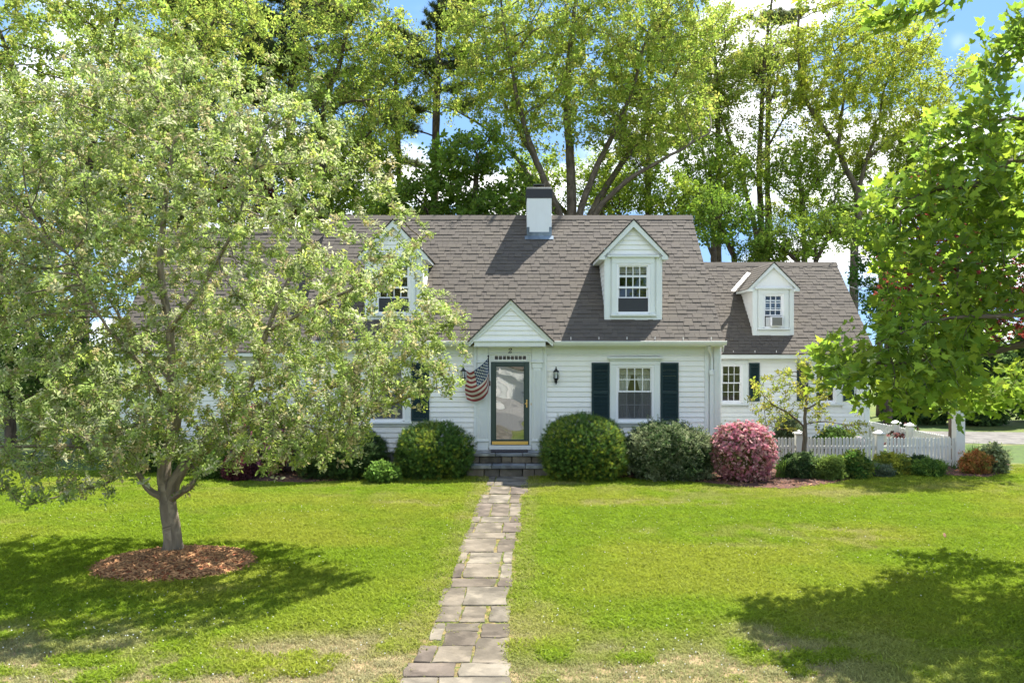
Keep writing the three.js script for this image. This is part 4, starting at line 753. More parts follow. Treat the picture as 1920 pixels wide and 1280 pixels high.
const LEAF = 1.56;     // palette values are what one side sends back; the sheet also passes about as much
const barkMat = (r, g, b) => std(r, g, b, 0.95, { map: tBark, bumpMap: tBarkBump, bumpScale: 0.02 });
const BK = { apple: barkMat(0.34, 0.29, 0.22), grey: barkMat(0.20, 0.165, 0.125), brown: barkMat(0.15, 0.115, 0.085), pine: barkMat(0.13, 0.095, 0.07) };

// crowns are described by ellipsoids; branches grow towards points scattered in them
function scatter(ells, n, R, shell = 0) {
  const vol = ells.map(e => e.r.x * e.r.y * e.r.z * (e.w ?? 1)), tot = vol.reduce((a, b) => a + b), out = [];
  while (out.length < n) {
    let k = 0, t = R() * tot; while ((t -= vol[k]) > 0 && k < ells.length - 1) k++;
    const e = ells[k], v = V(R() * 2 - 1, R() * 2 - 1, R() * 2 - 1), l = v.length(); if (l > 1 || (shell && l < shell && R() < 0.75)) continue;
    const q = v.clone().multiply(e.r).add(e.c); if (fbm(q.x * 0.9 + q.z * 0.6 + 50, q.y * 0.9 + q.z * 0.5 + 20, 3, 200) < (e.hole ?? 0.36)) continue;
    if (q.y < 0.5) continue; out.push(q);
  }
  return out;
}
function grow(seeds, att, D, kill, maxN, R, seedR = []) {
  const N = [], par = [], floor = [];
  seeds.forEach((line, si) => {
    const c = new THREE.CatmullRomCurve3(line), L = c.getLength(), n = Math.max(2, Math.round(L / D)); let prev = -1;
    if (si) { let best = 1e9; const p0 = line[0]; for (let i = 0; i < N.length; i++) { const q = N[i].distanceToSquared(p0); if (q < best) { best = q; prev = i; } } }
    for (let i = si ? 1 : 0; i <= n; i++) { const p = c.getPoint(i / n); if (i > 1 && i < n) p.add(V((R() - 0.5), (R() - 0.5), (R() - 0.5)).multiplyScalar(D * 0.12)); N.push(p); par.push(prev); prev = N.length - 1; if (seedR[si]) floor[prev] = seedR[si] * (1 - 0.78 * i / n); }
  });
  const kidN = []; const near = new Int32Array(att.length), nd = new Float64Array(att.length).fill(1e9), alive = new Uint8Array(att.length).fill(1); let from = 0;
  for (let it = 0; it < 400 && N.length < maxN; it++) {
    const to = N.length; let left = 0;
    for (let a = 0; a < att.length; a++) { if (!alive[a]) continue; const p = att[a]; for (let i = from; i < to; i++) { const q = N[i], dx = q.x - p.x, dy = q.y - p.y, dz = q.z - p.z, d = dx * dx + dy * dy + dz * dz; if (d < nd[a]) { nd[a] = d; near[a] = i; } } if (nd[a] < kill * kill) alive[a] = 0; else left++; }
    if (!left) break; from = to;
    const acc = new Map();
    for (let a = 0; a < att.length; a++) if (alive[a]) { const i = near[a], d = att[a].clone().sub(N[i]).normalize(); const e = acc.get(i); if (e) { e.add(d); } else acc.set(i, d); }
    let added = 0;
    for (const [i, d] of acc) { if (N.length >= maxN) break; if (d.lengthSq() < 0.02 || (kidN[i] ?? 0) > 3) { for (let a = 0; a < att.length; a++) if (alive[a] && near[a] === i) alive[a] = 0; continue; } kidN[i] = (kidN[i] ?? 0) + 1; d.normalize(); if (par[i] >= 0) d.addScaledVector(N[i].clone().sub(N[par[i]]).normalize(), 0.45); d.add(V((R() - 0.5) * 0.5, (R() - 0.5) * 0.5, (R() - 0.5) * 0.5)).normalize(); N.push(N[i].clone().addScaledVector(d, D)); par.push(i); added++; }
    if (!added) break;
  }
  return { N, par, floor };
}
function limbs({ N, par, floor = [] }, rBase, rTip, cap = 1e9) {
  const n = N.length, tips = new Float64Array(n), kids = Array.from({ length: n }, () => []);
  for (let i = 0; i < n; i++) if (par[i] >= 0) kids[par[i]].push(i);
  for (let i = n - 1; i >= 0; i--) { if (!kids[i].length) tips[i] = 1; if (par[i] >= 0) tips[par[i]] += tips[i]; }
  // parents always come before their children, except attached seed lines, whose parents are earlier too
  const pw = Math.log(rBase / rTip) / Math.log(Math.max(tips[0], 2)), rad = i => floor[i] ? floor[i] : Math.min(cap, rTip * Math.pow(tips[i], pw)), pos = [], nor = [], uv = [], idx = [];
  const chains = []; const stack = [0];
  while (stack.length) { const s = stack.pop(), ch = par[s] >= 0 ? [par[s], s] : [s]; let i = s; while (kids[i].length) { let b = kids[i][0]; for (const k of kids[i]) if (tips[k] > tips[b]) b = k; for (const k of kids[i]) if (k !== b) stack.push(k); ch.push(b); i = b; } chains.push([ch, s]); }
  for (const [ch, s] of chains) {
    const r0 = rad(s), sides = r0 > 0.09 ? 9 : r0 > 0.03 ? 6 : r0 > 0.012 ? 4 : 3; let ref = V(0.31, 0.2, 0.93), v = 0, start = pos.length / 3;
    for (let k = 0; k < ch.length; k++) {
      const p = N[ch[k]], a = N[ch[Math.max(0, k - 1)]], b = N[ch[Math.min(ch.length - 1, k + 1)]], t = b.clone().sub(a).normalize(), u = ref.clone().addScaledVector(t, -ref.dot(t)).normalize(), w = t.clone().cross(u); ref = u;
      let r = k === 0 && par[s] >= 0 ? Math.min(rad(s) * 1.15, rad(ch[0])) : rad(ch[k]); if (par[s] < 0 && k < 3) r *= 1 + 0.28 * (1 - k / 3); if (k === ch.length - 1) r *= 0.5; if (k) v += p.distanceTo(N[ch[k - 1]]);
      for (let q = 0; q <= sides; q++) { const an = q / sides * 6.283, c = Math.cos(an), d = Math.sin(an); const bump = r > 0.05 ? 1 + 0.14 * (vnoise(c * 1.5 + 7, d * 1.5 + v * 2.2, 9) - 0.5) : 1; pos.push(p.x + (u.x * c + w.x * d) * r * bump, p.y + (u.y * c + w.y * d) * r * bump, p.z + (u.z * c + w.z * d) * r * bump); nor.push(u.x * c + w.x * d, u.y * c + w.y * d, u.z * c + w.z * d); uv.push(q / sides * Math.max(1, Math.round(r * 12)) * 0.5, v * 0.7); }
      if (k) { const o = start + (k - 1) * (sides + 1); for (let q = 0; q < sides; q++) { const A = o + q, B = A + 1, C = A + sides + 1, E = C + 1; idx.push(A, B, C, B, E, C); } }
    }
  }
  const g = new THREE.BufferGeometry(); g.setAttribute('position', new THREE.Float32BufferAttribute(pos, 3)); g.setAttribute('normal', new THREE.Float32BufferAttribute(nor, 3)); g.setAttribute('uv', new THREE.Float32BufferAttribute(uv, 2)); g.setIndex(idx);
  return { g, tips, kids, rad };
}
function foliage(name, parent, places, geos, mat, color, R, { up = 0.35, scale = [0.75, 1.3] } = {}) {
  const lists = geos.map(() => []); places.forEach((p, i) => lists[i % geos.length].push(p));
  const m = new THREE.Matrix4(), q = new THREE.Quaternion(), q2 = new THREE.Quaternion(), Y = V(0, 1, 0), col = new THREE.Color();
  let host = parent; if (geos.length > 1) { host = sub(name, parent); host.userData.kind = 'stuff'; }
  lists.forEach((L, gi) => {
    if (!L.length) return;
    const im = new THREE.InstancedMesh(geos[gi], mat, L.length); im.name = geos.length > 1 ? 'leaf_sprays' : name; im.userData.kind = 'stuff'; im.castShadow = im.receiveShadow = true;
    L.forEach((p, k) => { const d = V(R() - 0.5, R() - 0.5, R() - 0.5).normalize().addScaledVector(Y, up * 2); if (p.d) d.addScaledVector(p.d, 0.9); d.normalize(); q.setFromUnitVectors(Y, d); q2.setFromAxisAngle(Y, R() * 6.283); q.multiply(q2); const s = mix(scale[0], scale[1], R()); m.compose(p.p, q, V(s, s, s)); im.setMatrixAt(k, m); color(col, p, R); im.setColorAt(k, col); });
    host.add(im);
  });
  return host;
}
const shade = (c, v) => { const f = 1 + (v - 0.5) * 0.7; return [c[0] * f, c[1] * f, c[2] * f]; };
const palette = (...cs) => (col, p, R) => { const t = R() * cs.length, c = cs[Math.floor(t) % cs.length], s = shade(c, R()); col.setRGB(s[0] * LEAF, s[1] * LEAF, s[2] * LEAF); };
function ell(px, py, d, rx, ry, rz, w = 1, hole = 0.36) { const k = d / F; return { c: P(px, py, d), r: V(rx * k, ry * k, rz), w, hole }; }
function tree(name, label, o) {
  const R = rngOf(o.seed), base = o.seeds[0][0].clone(), t = thing(name, label, 'tree', [base.x, 0, base.z], o.group);
  const loc = v => v.clone().sub(V(base.x, 0, base.z));
  const att = scatter(o.ells, o.n, R, o.shell ?? 0).map(loc), sk = grow(o.seeds.map(l => l.map(loc)), att, o.step, o.kill ?? o.step * 1.6, o.maxN ?? 9000, R, o.seedR), lb = limbs(sk, o.rBase, o.rTip, o.cap);
  put('trunk', lb.g, o.bark, t);
  const pl = [], { N, par } = sk;
  for (let i = 0; i < N.length; i++) if (lb.tips[i] <= (o.leafTips ?? 3) && par[i] >= 0 && lb.rad(i) < 0.05) { const d = N[i].clone().sub(N[par[i]]).normalize(); const k = (o.per ?? 3), c = Math.floor(k) + (R() < k % 1 ? 1 : 0); for (let j = 0; j < c; j++) pl.push({ p: N[i].clone().lerp(N[par[i]], R()).add(V(R() - 0.5, R() - 0.5, R() - 0.5).multiplyScalar(o.spread)), d, y: N[i].y }); }
  foliage('crown', t, pl, o.geos, o.leaf ?? LM, o.color, R, { up: o.up ?? 0.35, scale: o.scale });

  return t;
}
const up0 = (px, d) => V((px - CX) / F * d, 0, CAMZ - d);
const sp = (a, d0, ...pts) => pts.map(([x, y, dd = 0]) => P(x, y, d0 + dd));

// ---- foreground apple tree
{
  const d = 12.0, b = V(P(323, 0, d).x, 0.06, CAMZ - d), s = (...p) => sp(0, d, ...p);
  const seeds = [
    [b, ...s([322, 1010], [318, 965], [313, 930], [308, 905, 0.03], [307, 880, 0.05], [314, 845, 0.1], [330, 790, 0.2], [322, 715, 0.1], [318, 620, 0], [300, 500, 0], [310, 380, 0.1], [330, 250, 0])],
    s([313, 938], [298, 930, -0.05], [276, 915, -0.1], [262, 893, -0.15], [244, 872, -0.2], [190, 845, -0.4], [110, 836, -0.6], [10, 838, -0.8], [-70, 828, -1.0]),
    s([315, 940], [326, 905, -0.03], [343, 876, -0.05], [366, 848, 0], [395, 815, 0.05], [440, 770, 0.1], [472, 712, 0.2], [500, 620, 0.3], [560, 480, 0.4], [600, 380, 0.4]),
    s([343, 876, 0.0], [385, 845, 0.4], [430, 815, 0.7], [500, 785, 1.0], [600, 735, 1.3], [700, 680, 1.4]),
    s([317, 938], [334, 926, -0.12], [352, 916, -0.2], [364, 902, -0.25], [366, 886, -0.2], [358, 868, -0.1]),
    s([440, 770, 0.1], [500, 770, -0.3], [580, 800, -0.7], [660, 815, -1.0]),
    s([330, 790, 0.2], [270, 690, -0.5], [190, 600, -1.0], [130, 480, -1.3]), s([318, 620, 0], [390, 520, -0.9], [440, 420, -1.3], [480, 300, -1.2]), s([322, 715, 0.1], [240, 620, 0.9], [170, 500, 1.5], [90, 400, 1.7]),
    s([322, 715, 0.1], [300, 760, -0.8], [250, 800, -1.3], [190, 830, -1.5]), s([366, 848, 0], [400, 830, -0.7], [450, 835, -1.1], [520, 850, -1.2]),
    s([244, 872, -0.2], [200, 905, -0.9], [130, 925, -1.3], [50, 948, -1.6]), s([500, 620, 0.3], [620, 560, 0.5], [740, 500, 0.4], [800, 440, 0.2]), s([600, 730, 1.3], [720, 700, 0.8], [820, 620, 0.5], [872, 592, 0.4]), s([480, 780, 1], [640, 790, 0.4], [780, 740, 0], [850, 720, -0.2])];
  const ells = [ell(330, 470, d, 330, 360, 3.0, 1, 0.4), ell(560, 620, d, 280, 240, 2.4, 1, 0.4), ell(110, 640, d, 290, 240, 2.6, 1, 0.38), ell(480, 340, d, 220, 235, 2.2, 1, 0.43), ell(110, 380, d, 200, 240, 2.2, 1, 0.4), ell(700, 690, d, 165, 130, 1.6, 1.2, 0.43), ell(840, 640, d + 0.3, 50, 110, 0.6, 1.2, 0.44), ell(640, 330, d, 110, 110, 1.2, 0.7, 0.47), ell(330, 130, d, 210, 60, 1.6, 0.8, 0.45), ell(60, 830, d - 0.7, 200, 90, 1.4), ell(590, 815, d - 0.4, 135, 72, 1.2, 2.4, 0.34), ell(760, 560, d + 0.2, 95, 150, 1.2, 0.8, 0.45), ell(290, 828, d - 1.0, 210, 62, 1.0, 3.2, 0.3), ell(450, 838, d - 0.9, 150, 55, 0.9, 3.4, 0.3), ell(110, 925, d - 1.35, 130, 24, 0.4, 7, 0.3)];
  const geos = [1, 2, 3].map(k => spray(300 + k, 9, 0.060, 0.029, 0.055, 0.25, 0.3, 0.10));
  tree('apple_tree', 'wide spreading apple tree with pale grey green leaves in a round mulch bed', { seed: 501, seeds, ells, n: 9400, step: 0.14, kill: 0.17, rBase: 0.14, rTip: 0.0032, seedR: [0.138, 0.062, 0.10, 0.055, 0.062, 0.03, 0.04, 0.04, 0.04, 0.022, 0.022, 0.028, 0.035, 0.028, 0.028], cap: 0.05, bark: BK.apple, geos, leaf: LMsoft, leafTips: 7, per: 2.7, spread: 0.085, up: 0.25, maxN: 11000,
    color: palette([0.215, 0.27, 0.08], [0.19, 0.25, 0.062], [0.27, 0.30, 0.145], [0.175, 0.235, 0.056], [0.25, 0.29, 0.058], [0.32, 0.325, 0.205], [0.205, 0.265, 0.075], [0.28, 0.245, 0.125]) });
}
// ---- broad-leaved maple reaching in from the right
{
  const d = 10.6, b = V(9.8, 0, 9.4), s = (...p) => sp(0, d, ...p);
  const seeds = [
    [b, V(9.7, 1.2, 9.4), V(9.75, 2.6, 9.5), V(9.5, 4.2, 9.6), V(9.6, 6.2, 9.4), V(9.3, 8.5, 9.5)],
    [V(9.75, 2.4, 9.5), ...s([2120, 640, 0.6], [1960, 640, 0.3], [1830, 665, 0.2], [1700, 680, 0], [1590, 680, -0.1])],
    [V(9.75, 2.7, 9.5), ...s([2080, 560, -0.4], [1900, 590, -0.6], [1760, 600, -0.6], [1650, 640, -0.4])],
    [V(9.6, 3.4, 9.5), ...s([2100, 420, 0.4], [1960, 300, 0.2], [1895, 305, 0], [1850, 340, 0], [1740, 360, 0.1], [1680, 400, 0.3])],
    [V(9.5, 4.2, 9.6), ...s([2100, 300, 1.2], [1960, 230, 1.0], [1860, 230, 0.6], [1740, 290, 0.8])],
    [V(9.5, 5.0, 9.6), ...s([2080, 120, 0.2], [1980, 60, 0], [1900, 90, 0.2])],
    [V(9.5, 5.4, 9.6), ...s([2050, -40, -0.8], [1900, -60, -1.3], [1790, -10, -1.5], [1745, 18, -1.6], [1690, 30, -1.6], [1645, 20, -1.6])],
    [V(9.75, 2.5, 9.5), ...s([2150, 700, 1.6], [1980, 720, 2.0], [1880, 735, 2.2], [1800, 760, 2.2]), ],
    [V(9.6, 3.4, 9.5), V(8.8, 4.2, 11.5), V(7.6, 4.8, 12.8), V(6.4, 5.0, 13.6)]];
  const ells = [ell(1700, 690, d, 165, 95, 1.1, 1.6, 0.42), ell(1790, 480, d + 0.2, 155, 190, 1.15, 1.2, 0.43), ell(1850, 300, d + 0.2, 125, 150, 1.1, 1.2, 0.42), ell(1965, 130, d, 105, 145, 1.1, 1, 0.4), ell(2080, 430, d + 0.3, 200, 400, 2.2, 0.3, 0.46), ell(1572, 690, d - 0.1, 45, 55, 0.8, 3, 0.3), ell(1690, 420, d + 0.3, 65, 115, 1.1, 1.4, 0.38), ell(1890, 640, d + 0.6, 130, 105, 1.5, 1.2, 0.42),
    ell(1850, 740, d + 1.8, 110, 45, 1.0, 1, 0.3), ell(1550, -25, d - 1.7, 60, 28, 0.5, 2, 0.3), ell(2300, 300, d - 1, 260, 400, 2.6, 0.14)];
  const geos = [1, 2, 3].map(k => mapleSpray(340 + k, 5, 0.125, 0.15));
  tree('maple_tree', 'large leaved green maple overhanging the fence, its trunk out of sight', { seed: 601, seeds, ells, n: 5200, step: 0.18, kill: 0.24, rBase: 0.20, rTip: 0.004, bark: BK.grey, geos, leaf: LMmaple, leafTips: 4, per: 1.75, spread: 0.22, up: 0.55, maxN: 8000,
    color: palette([0.12, 0.19, 0.022], [0.14, 0.21, 0.023], [0.105, 0.172, 0.024], [0.165, 0.23, 0.023], [0.19, 0.245, 0.025]) });
}
const behind = 'trees standing behind the house';
const gBig = [1, 2].map(k => spray(360 + k, 8, 0.15, 0.10, 0.24, 0.3, 0.3, 0.1)), gMid = [1, 2].map(k => spray(370 + k, 9, 0.115, 0.07, 0.22, 0.3, 0.3, 0.1)), gFine = [1, 2].map(k => spray(380 + k, 7, 0.12, 0.075, 0.22, 0.3, 0.3, 0.1));
const yellowGreen = palette([0.235, 0.295, 0.05], [0.205, 0.275, 0.048], [0.26, 0.30, 0.058], [0.225, 0.295, 0.046], [0.275, 0.275, 0.062]), springGreen = palette([0.185, 0.255, 0.032], [0.16, 0.235, 0.03], [0.215, 0.265, 0.034]), deepGreen = palette([0.042, 0.10, 0.014], [0.052, 0.115, 0.016], [0.036, 0.085, 0.014]);
{ const d = 31.5, s = (...p) => sp(0, d, ...p), b = up0(1072, d);
  tree('many_stemmed_maple', 'tall many stemmed maple with yellow green spring leaves behind the chimney', { seed: 611, group: behind, seeds: [
    [b, ...s([1073, 600], [1072, 420], [1070, 300], [1064, 230], [1066, 140, -0.4], [1075, 40, -0.6], [1085, -60])],
    s([1078, 560], [1084, 420, -0.3], [1112, 330, -0.6], [1150, 250, -1], [1185, 170, -1.2], [1215, 60, -1.4]), s([1082, 540], [1105, 410, 0.4], [1150, 330, 1], [1220, 230, 1.6], [1275, 120, 2], [1310, 20, 2.2]),
    s([1086, 520], [1118, 400, -0.6], [1175, 340, -1.2], [1250, 295, -1.8], [1330, 250, -2.2]), s([1090, 560], [1108, 440, 0.8], [1140, 380, 1.6], [1200, 310, 2.4], [1280, 260, 3]),
    s([1066, 560], [1052, 410, -0.4], [1025, 350, -0.8], [1000, 285, -1], [975, 205, -1.4], [955, 100, -1.6], [940, 10, -1.6]), s([1060, 540], [1045, 395, 0.4], [1008, 310, 0.9], [970, 240, 1.4], [925, 150, 2], [880, 60, 2.2]), s([1040, 400], [985, 318, 0.4], [930, 255, 0.8], [870, 215, 1.2], [800, 190, 1.6])],
    ells: [ell(1080, 120, d, 260, 165, 4.2), ell(960, 80, d, 150, 140, 3), ell(1230, 190, d, 120, 110, 3), ell(1180, 40, d, 190, 140, 3.5), ell(1090, 250, d, 190, 60, 2.6, 0.7, 0.42), ell(880, 190, d + 1, 90, 60, 1.6, 0.6, 0.42)],
    seedR: [0.25, 0.17, 0.17, 0.14, 0.12, 0.17, 0.13, 0.09], cap: 0.1, n: 5400, step: 0.34, kill: 0.36, rBase: 0.27, rTip: 0.009, bark: BK.grey, geos: gMid, leaf: LM, leafTips: 5, per: 3.6, spread: 0.4, scale: [0.5, 1.35], color: yellowGreen }); }
{ const d = 30.5, s = (...p) => sp(0, d, ...p), b = up0(598, d);
  tree('arching_maple', 'slender maple with dark arching limbs and sparse golden leaves beside the pine', { seed: 621, group: behind, seeds: [
    [b, ...s([600, 600], [602, 400], [604, 260], [610, 190], [636, 120, -0.3], [647, 70, -0.5], [668, 20, -0.6], [700, -40])], s([605, 250], [582, 150, 0.6], [566, 105, 0.8], [540, 60, 0.9]), s([604, 225], [640, 195, -0.7], [690, 188, -1.0], [742, 186, -1.2]), s([644, 95, -0.4], [690, 78, -0.8], [740, 30, -1.2]), s([602, 330], [650, 290, 0.5], [700, 240, 1], [738, 165, 1.2], [755, 90, 1.2])],
    ells: [ell(640, 90, d, 130, 120, 2.8, 1, 0.42), ell(690, 230, d, 95, 110, 2.2, 1, 0.42), ell(580, 220, d, 80, 120, 2, 1, 0.42), ell(760, 90, d + 0.5, 70, 60, 1.6, 1, 0.36)],
    seedR: [0.17, 0.07, 0.08, 0.05, 0.08], cap: 0.06, n: 2400, step: 0.32, kill: 0.36, rBase: 0.16, rTip: 0.009, bark: BK.brown, geos: gFine, leafTips: 4, per: 2.8, spread: 0.36, scale: [0.5, 1.3], color: yellowGreen }); }
{ const d = 26.5, s = (...p) => sp(0, d, ...p), b = up0(150, d);
  tree('golden_maple', 'broad golden green maple rising above the left end of the house', { seed: 631, group: behind, seeds: [[b, ...s([152, 600], [160, 400], [175, 250], [200, 100], [230, 0])], s([156, 470], [90, 320], [40, 180], [0, 60]), s([165, 350], [260, 230], [340, 140], [400, 40]), s([156, 480], [60, 400, -1], [-50, 320, -1.4])],
    ells: [ell(110, 130, d, 290, 200, 3.6, 1, 0.33), ell(60, 330, d, 180, 150, 3, 1, 0.33), ell(330, 60, d, 190, 130, 2.6, 1, 0.36), ell(-30, 500, d, 120, 150, 2.4, 1, 0.36)], n: 4200, step: 0.32, kill: 0.38, rBase: 0.24, rTip: 0.009, bark: BK.brown, geos: gMid, leafTips: 5, per: 3.2, spread: 0.4, scale: [0.5, 1.35],
    color: palette([0.235, 0.285, 0.052], [0.205, 0.265, 0.05], [0.26, 0.27, 0.06], [0.185, 0.255, 0.048]) }); }
{ const d = 29.6, s = (...p) => sp(0, d, ...p), b = up0(885, d);
  tree('dark_maple', 'dense dark green rounded maple just behind the roof ridge', { seed: 641, group: behind, seeds: [[b, ...s([885, 600], [885, 480], [890, 380], [895, 290])], s([885, 520], [830, 440], [790, 380]), s([885, 500], [940, 420], [985, 360])],
    ells: [ell(895, 350, d, 115, 105, 2.4, 1, 0.3), ell(800, 385, d, 75, 55, 1.8, 1, 0.3), ell(985, 390, d, 50, 60, 1.5, 1, 0.36), ell(745, 400, d, 60, 40, 1.4, 1, 0.36)], n: 2000, step: 0.24, kill: 0.28, rBase: 0.22, rTip: 0.008, bark: BK.brown, geos: gBig, leaf: LMmaple, leafTips: 3, per: 2.2, spread: 0.4, color: palette([0.105, 0.17, 0.02], [0.12, 0.185, 0.022], [0.09, 0.155, 0.02], [0.15, 0.205, 0.024]) }); }
{ const d = 38, s = (...p) => sp(0, d, ...p), b = up0(1432, d);
  tree('twin_trunk_oak', 'tall oak with twin dark trunks and thin young leaves behind the wing', { seed: 651, group: behind, seeds: [[b, ...s([1432, 560], [1428, 420], [1424, 320], [1428, 220], [1434, 120], [1442, 40], [1450, -20])], s([1428, 500], [1412, 410], [1390, 330], [1366, 255], [1345, 190], [1325, 110]), s([1426, 300], [1460, 240], [1500, 170]), s([1426, 350], [1390, 290], [1330, 245], [1300, 240]), s([1436, 480], [1446, 420, 0.6], [1436, 300, 0.8], [1444, 200, 1], [1470, 110, 1])],
    ells: [ell(1430, 140, d, 95, 130, 2.6, 1, 0.42), ell(1340, 180, d, 90, 110, 2.2, 1, 0.42), ell(1430, 330, d, 130, 100, 2.4, 0.8, 0.44), ell(1350, 340, d - 0.5, 70, 60, 1.6, 0.8, 0.42)], seedR: [0.19, 0.14, 0.07, 0.07, 0.09], cap: 0.06, n: 2700, step: 0.32, kill: 0.37, rBase: 0.19, rTip: 0.009, bark: BK.brown, geos: gFine, leafTips: 3, per: 2.0, spread: 0.4, color: palette([0.22, 0.275, 0.048], [0.19, 0.255, 0.046], [0.24, 0.235, 0.055]) }); }
{ const d = 36, s = (...p) => sp(0, d, ...p), b = up0(1603, d);
  tree('crooked_maple', 'crooked trunked maple with bright yellow green crown beyond the wing', { seed: 661, group: behind, seeds: [[b, ...s([1602, 620], [1603, 470], [1611, 395], [1605, 350], [1585, 315], [1570, 275], [1545, 240], [1518, 200], [1503, 150], [1497, 80], [1500, 10])], s([1572, 278], [1578, 220], [1585, 160], [1560, 80]), s([1608, 370], [1625, 300], [1648, 240], [1655, 180], [1680, 110]), s([1625, 300], [1690, 240], [1760, 190], [1800, 140]), s([1590, 320], [1560, 345], [1500, 330])],
    ells: [ell(1640, 130, d, 180, 105, 3, 1, 0.34), ell(1750, 160, d, 105, 80, 2.4, 1, 0.34), ell(1545, 130, d, 80, 120, 2.4, 1, 0.4), ell(1620, 260, d, 110, 60, 2, 0.8, 0.42), ell(1530, 290, d, 60, 60, 1.6, 0.6, 0.44), ell(1560, 30, d, 90, 60, 2, 1, 0.38)], seedR: [0.2, 0.09, 0.1, 0.07, 0.05], cap: 0.07, n: 4200, step: 0.32, kill: 0.36, rBase: 0.16, rTip: 0.009, bark: BK.grey, geos: gMid, leafTips: 5, per: 3.3, spread: 0.38, scale: [0.5, 1.35], color: palette([0.27, 0.315, 0.04], [0.24, 0.295, 0.04], [0.295, 0.305, 0.046]) }); }
const thickets = [['low_maple', 'bright green young maple directly above the wing roof ridge', 1530, 30.5, [[1520, 445, 85, 42], [1470, 465, 70, 28], [1560, 430, 40, 40]], springGreen, 900, 671],
  ['young_maple', 'leafy young maple filling the gap between main roof and wing', 1375, 31, [[1375, 430, 75, 55], [1340, 400, 45, 60], [1420, 470, 60, 30]], palette([0.12, 0.195, 0.024], [0.145, 0.21, 0.024], [0.10, 0.17, 0.022]), 620, 672],
  ['ash_sapling', 'pale green sapling crown low behind the ridge beside the right dormer', 1215, 33, [[1215, 355, 95, 48], [1150, 385, 60, 30], [1275, 380, 50, 40]], springGreen, 620, 673],
  ['shade_tree', 'dark green tree in shade beyond the right end of the wing roof', 1665, 30, [[1668, 520, 70, 95], [1645, 470, 40, 40], [1700, 600, 60, 70]], deepGreen, 950, 674],
  ['backyard_tree', 'mid green tree low behind the left part of the roof ridge', 690, 30.5, [[690, 395, 75, 50], [610, 380, 60, 60]], springGreen, 500, 675],
  ['side_yard_tree', 'dark leafy tree in the side yard beyond the left end of the house', 20, 23.5, [[20, 640, 140, 130], [130, 700, 90, 70], [-60, 560, 100, 120]], palette([0.055, 0.10, 0.02], [0.07, 0.115, 0.022], [0.09, 0.13, 0.025]), 1000, 676],
  ['linden_tree', 'mid green linden crown seen through the top of the apple tree', 300, 33, [[300, 330, 150, 95], [190, 400, 110, 80], [400, 290, 90, 80]], palette([0.13, 0.18, 0.03], [0.11, 0.16, 0.028], [0.15, 0.19, 0.035]), 1300, 679],
  ['elm_tree', 'green elm crown behind the right side of the apple tree', 540, 33, [[540, 320, 95, 85], [470, 260, 70, 60], [590, 380, 70, 45]], palette([0.13, 0.185, 0.028], [0.15, 0.20, 0.03], [0.115, 0.165, 0.026]), 900, 680],
  ['hornbeam_tree', 'lime green hornbeam between the main roof end and the twin trunk oak', 1335, 35, [[1335, 330, 75, 75], [1310, 400, 45, 60]], springGreen, 700, 681],
  ['birch_tree', 'light green birch crown between the oak and the crooked maple', 1505, 36, [[1505, 345, 80, 75], [1560, 400, 50, 50]], springGreen, 800, 682],
  ['beech_tree', 'fresh green beech beside the crooked trunk beyond the wing', 1650, 37, [[1650, 340, 75, 100], [1600, 420, 50, 50], [1710, 280, 60, 70]], palette([0.17, 0.225, 0.028], [0.15, 0.205, 0.026], [0.19, 0.235, 0.03]), 1000, 683],
  ['cherry_tree', 'green cherry crown right behind the stems of the many stemmed maple', 1130, 36, [[1130, 340, 70, 55], [1010, 340, 60, 70]], springGreen, 700, 684],
  ['hickory_tree', 'yellow green hickory high behind the chimney pine', 745, 37, [[745, 140, 85, 120], [700, 270, 60, 70]], yellowGreen, 900, 685],
  ['poplar_tree', 'tall yellow green poplar between the big maple and the oak', 1345, 38, [[1345, 110, 75, 110], [1310, 220, 55, 60]], yellowGreen, 800, 686],
  ['alder_tree', 'leafy alder behind the ridge between pine and apple tree', 700, 35, [[700, 345, 80, 60], [640, 300, 70, 80]], springGreen, 800, 687],
  ['ash_tree', 'yellow green ash filling the sky above the apple tree', 450, 38, [[450, 90, 140, 110], [300, 180, 110, 80]], yellowGreen, 1100, 688],
  ['copper_beech', 'small dark red copper beech behind the left wing roof', 455, 30, [[455, 380, 65, 55], [510, 395, 40, 35]], palette([0.09, 0.022, 0.018], [0.12, 0.03, 0.02], [0.06, 0.018, 0.016]), 420, 677],
  ['red_leaf_maple', 'red leaved ornamental maple showing through the green maple branches', 1790, 21.5, [[1790, 440, 110, 130], [1850, 560, 90, 80], [1720, 520, 60, 70]], palette([0.16, 0.028, 0.022], [0.11, 0.02, 0.018], [0.20, 0.045, 0.03], [0.075, 0.016, 0.014]), 800, 678]];
for (const [name, label, px, d, es, color, n, seed] of thickets) {
  const s = (...p) => sp(0, d, ...p), b = up0(px, d), top = es[0];
  tree(name, label, { seed, group: behind, seeds: [[b, ...s([px, 640], [px + 4, (640 + top[1]) / 2], [px - 2, top[1] + top[3] * 0.2])], ...es.slice(1).map(e => s([px, Math.max(e[1] + 60, 480)], [e[0], e[1]]))], ells: es.map(e => ell(e[0], e[1], d, e[2], e[3], Math.max(1.3, e[2] * d / F * 0.9), 1, 0.32)), n: n * 1.9, step: 0.24, kill: 0.28, rBase: 0.13, rTip: 0.008, bark: BK.brown, geos: gMid, leaf: LM, leafTips: 5, per: 2.6, spread: 0.34, scale: [0.5, 1.35], color });
}
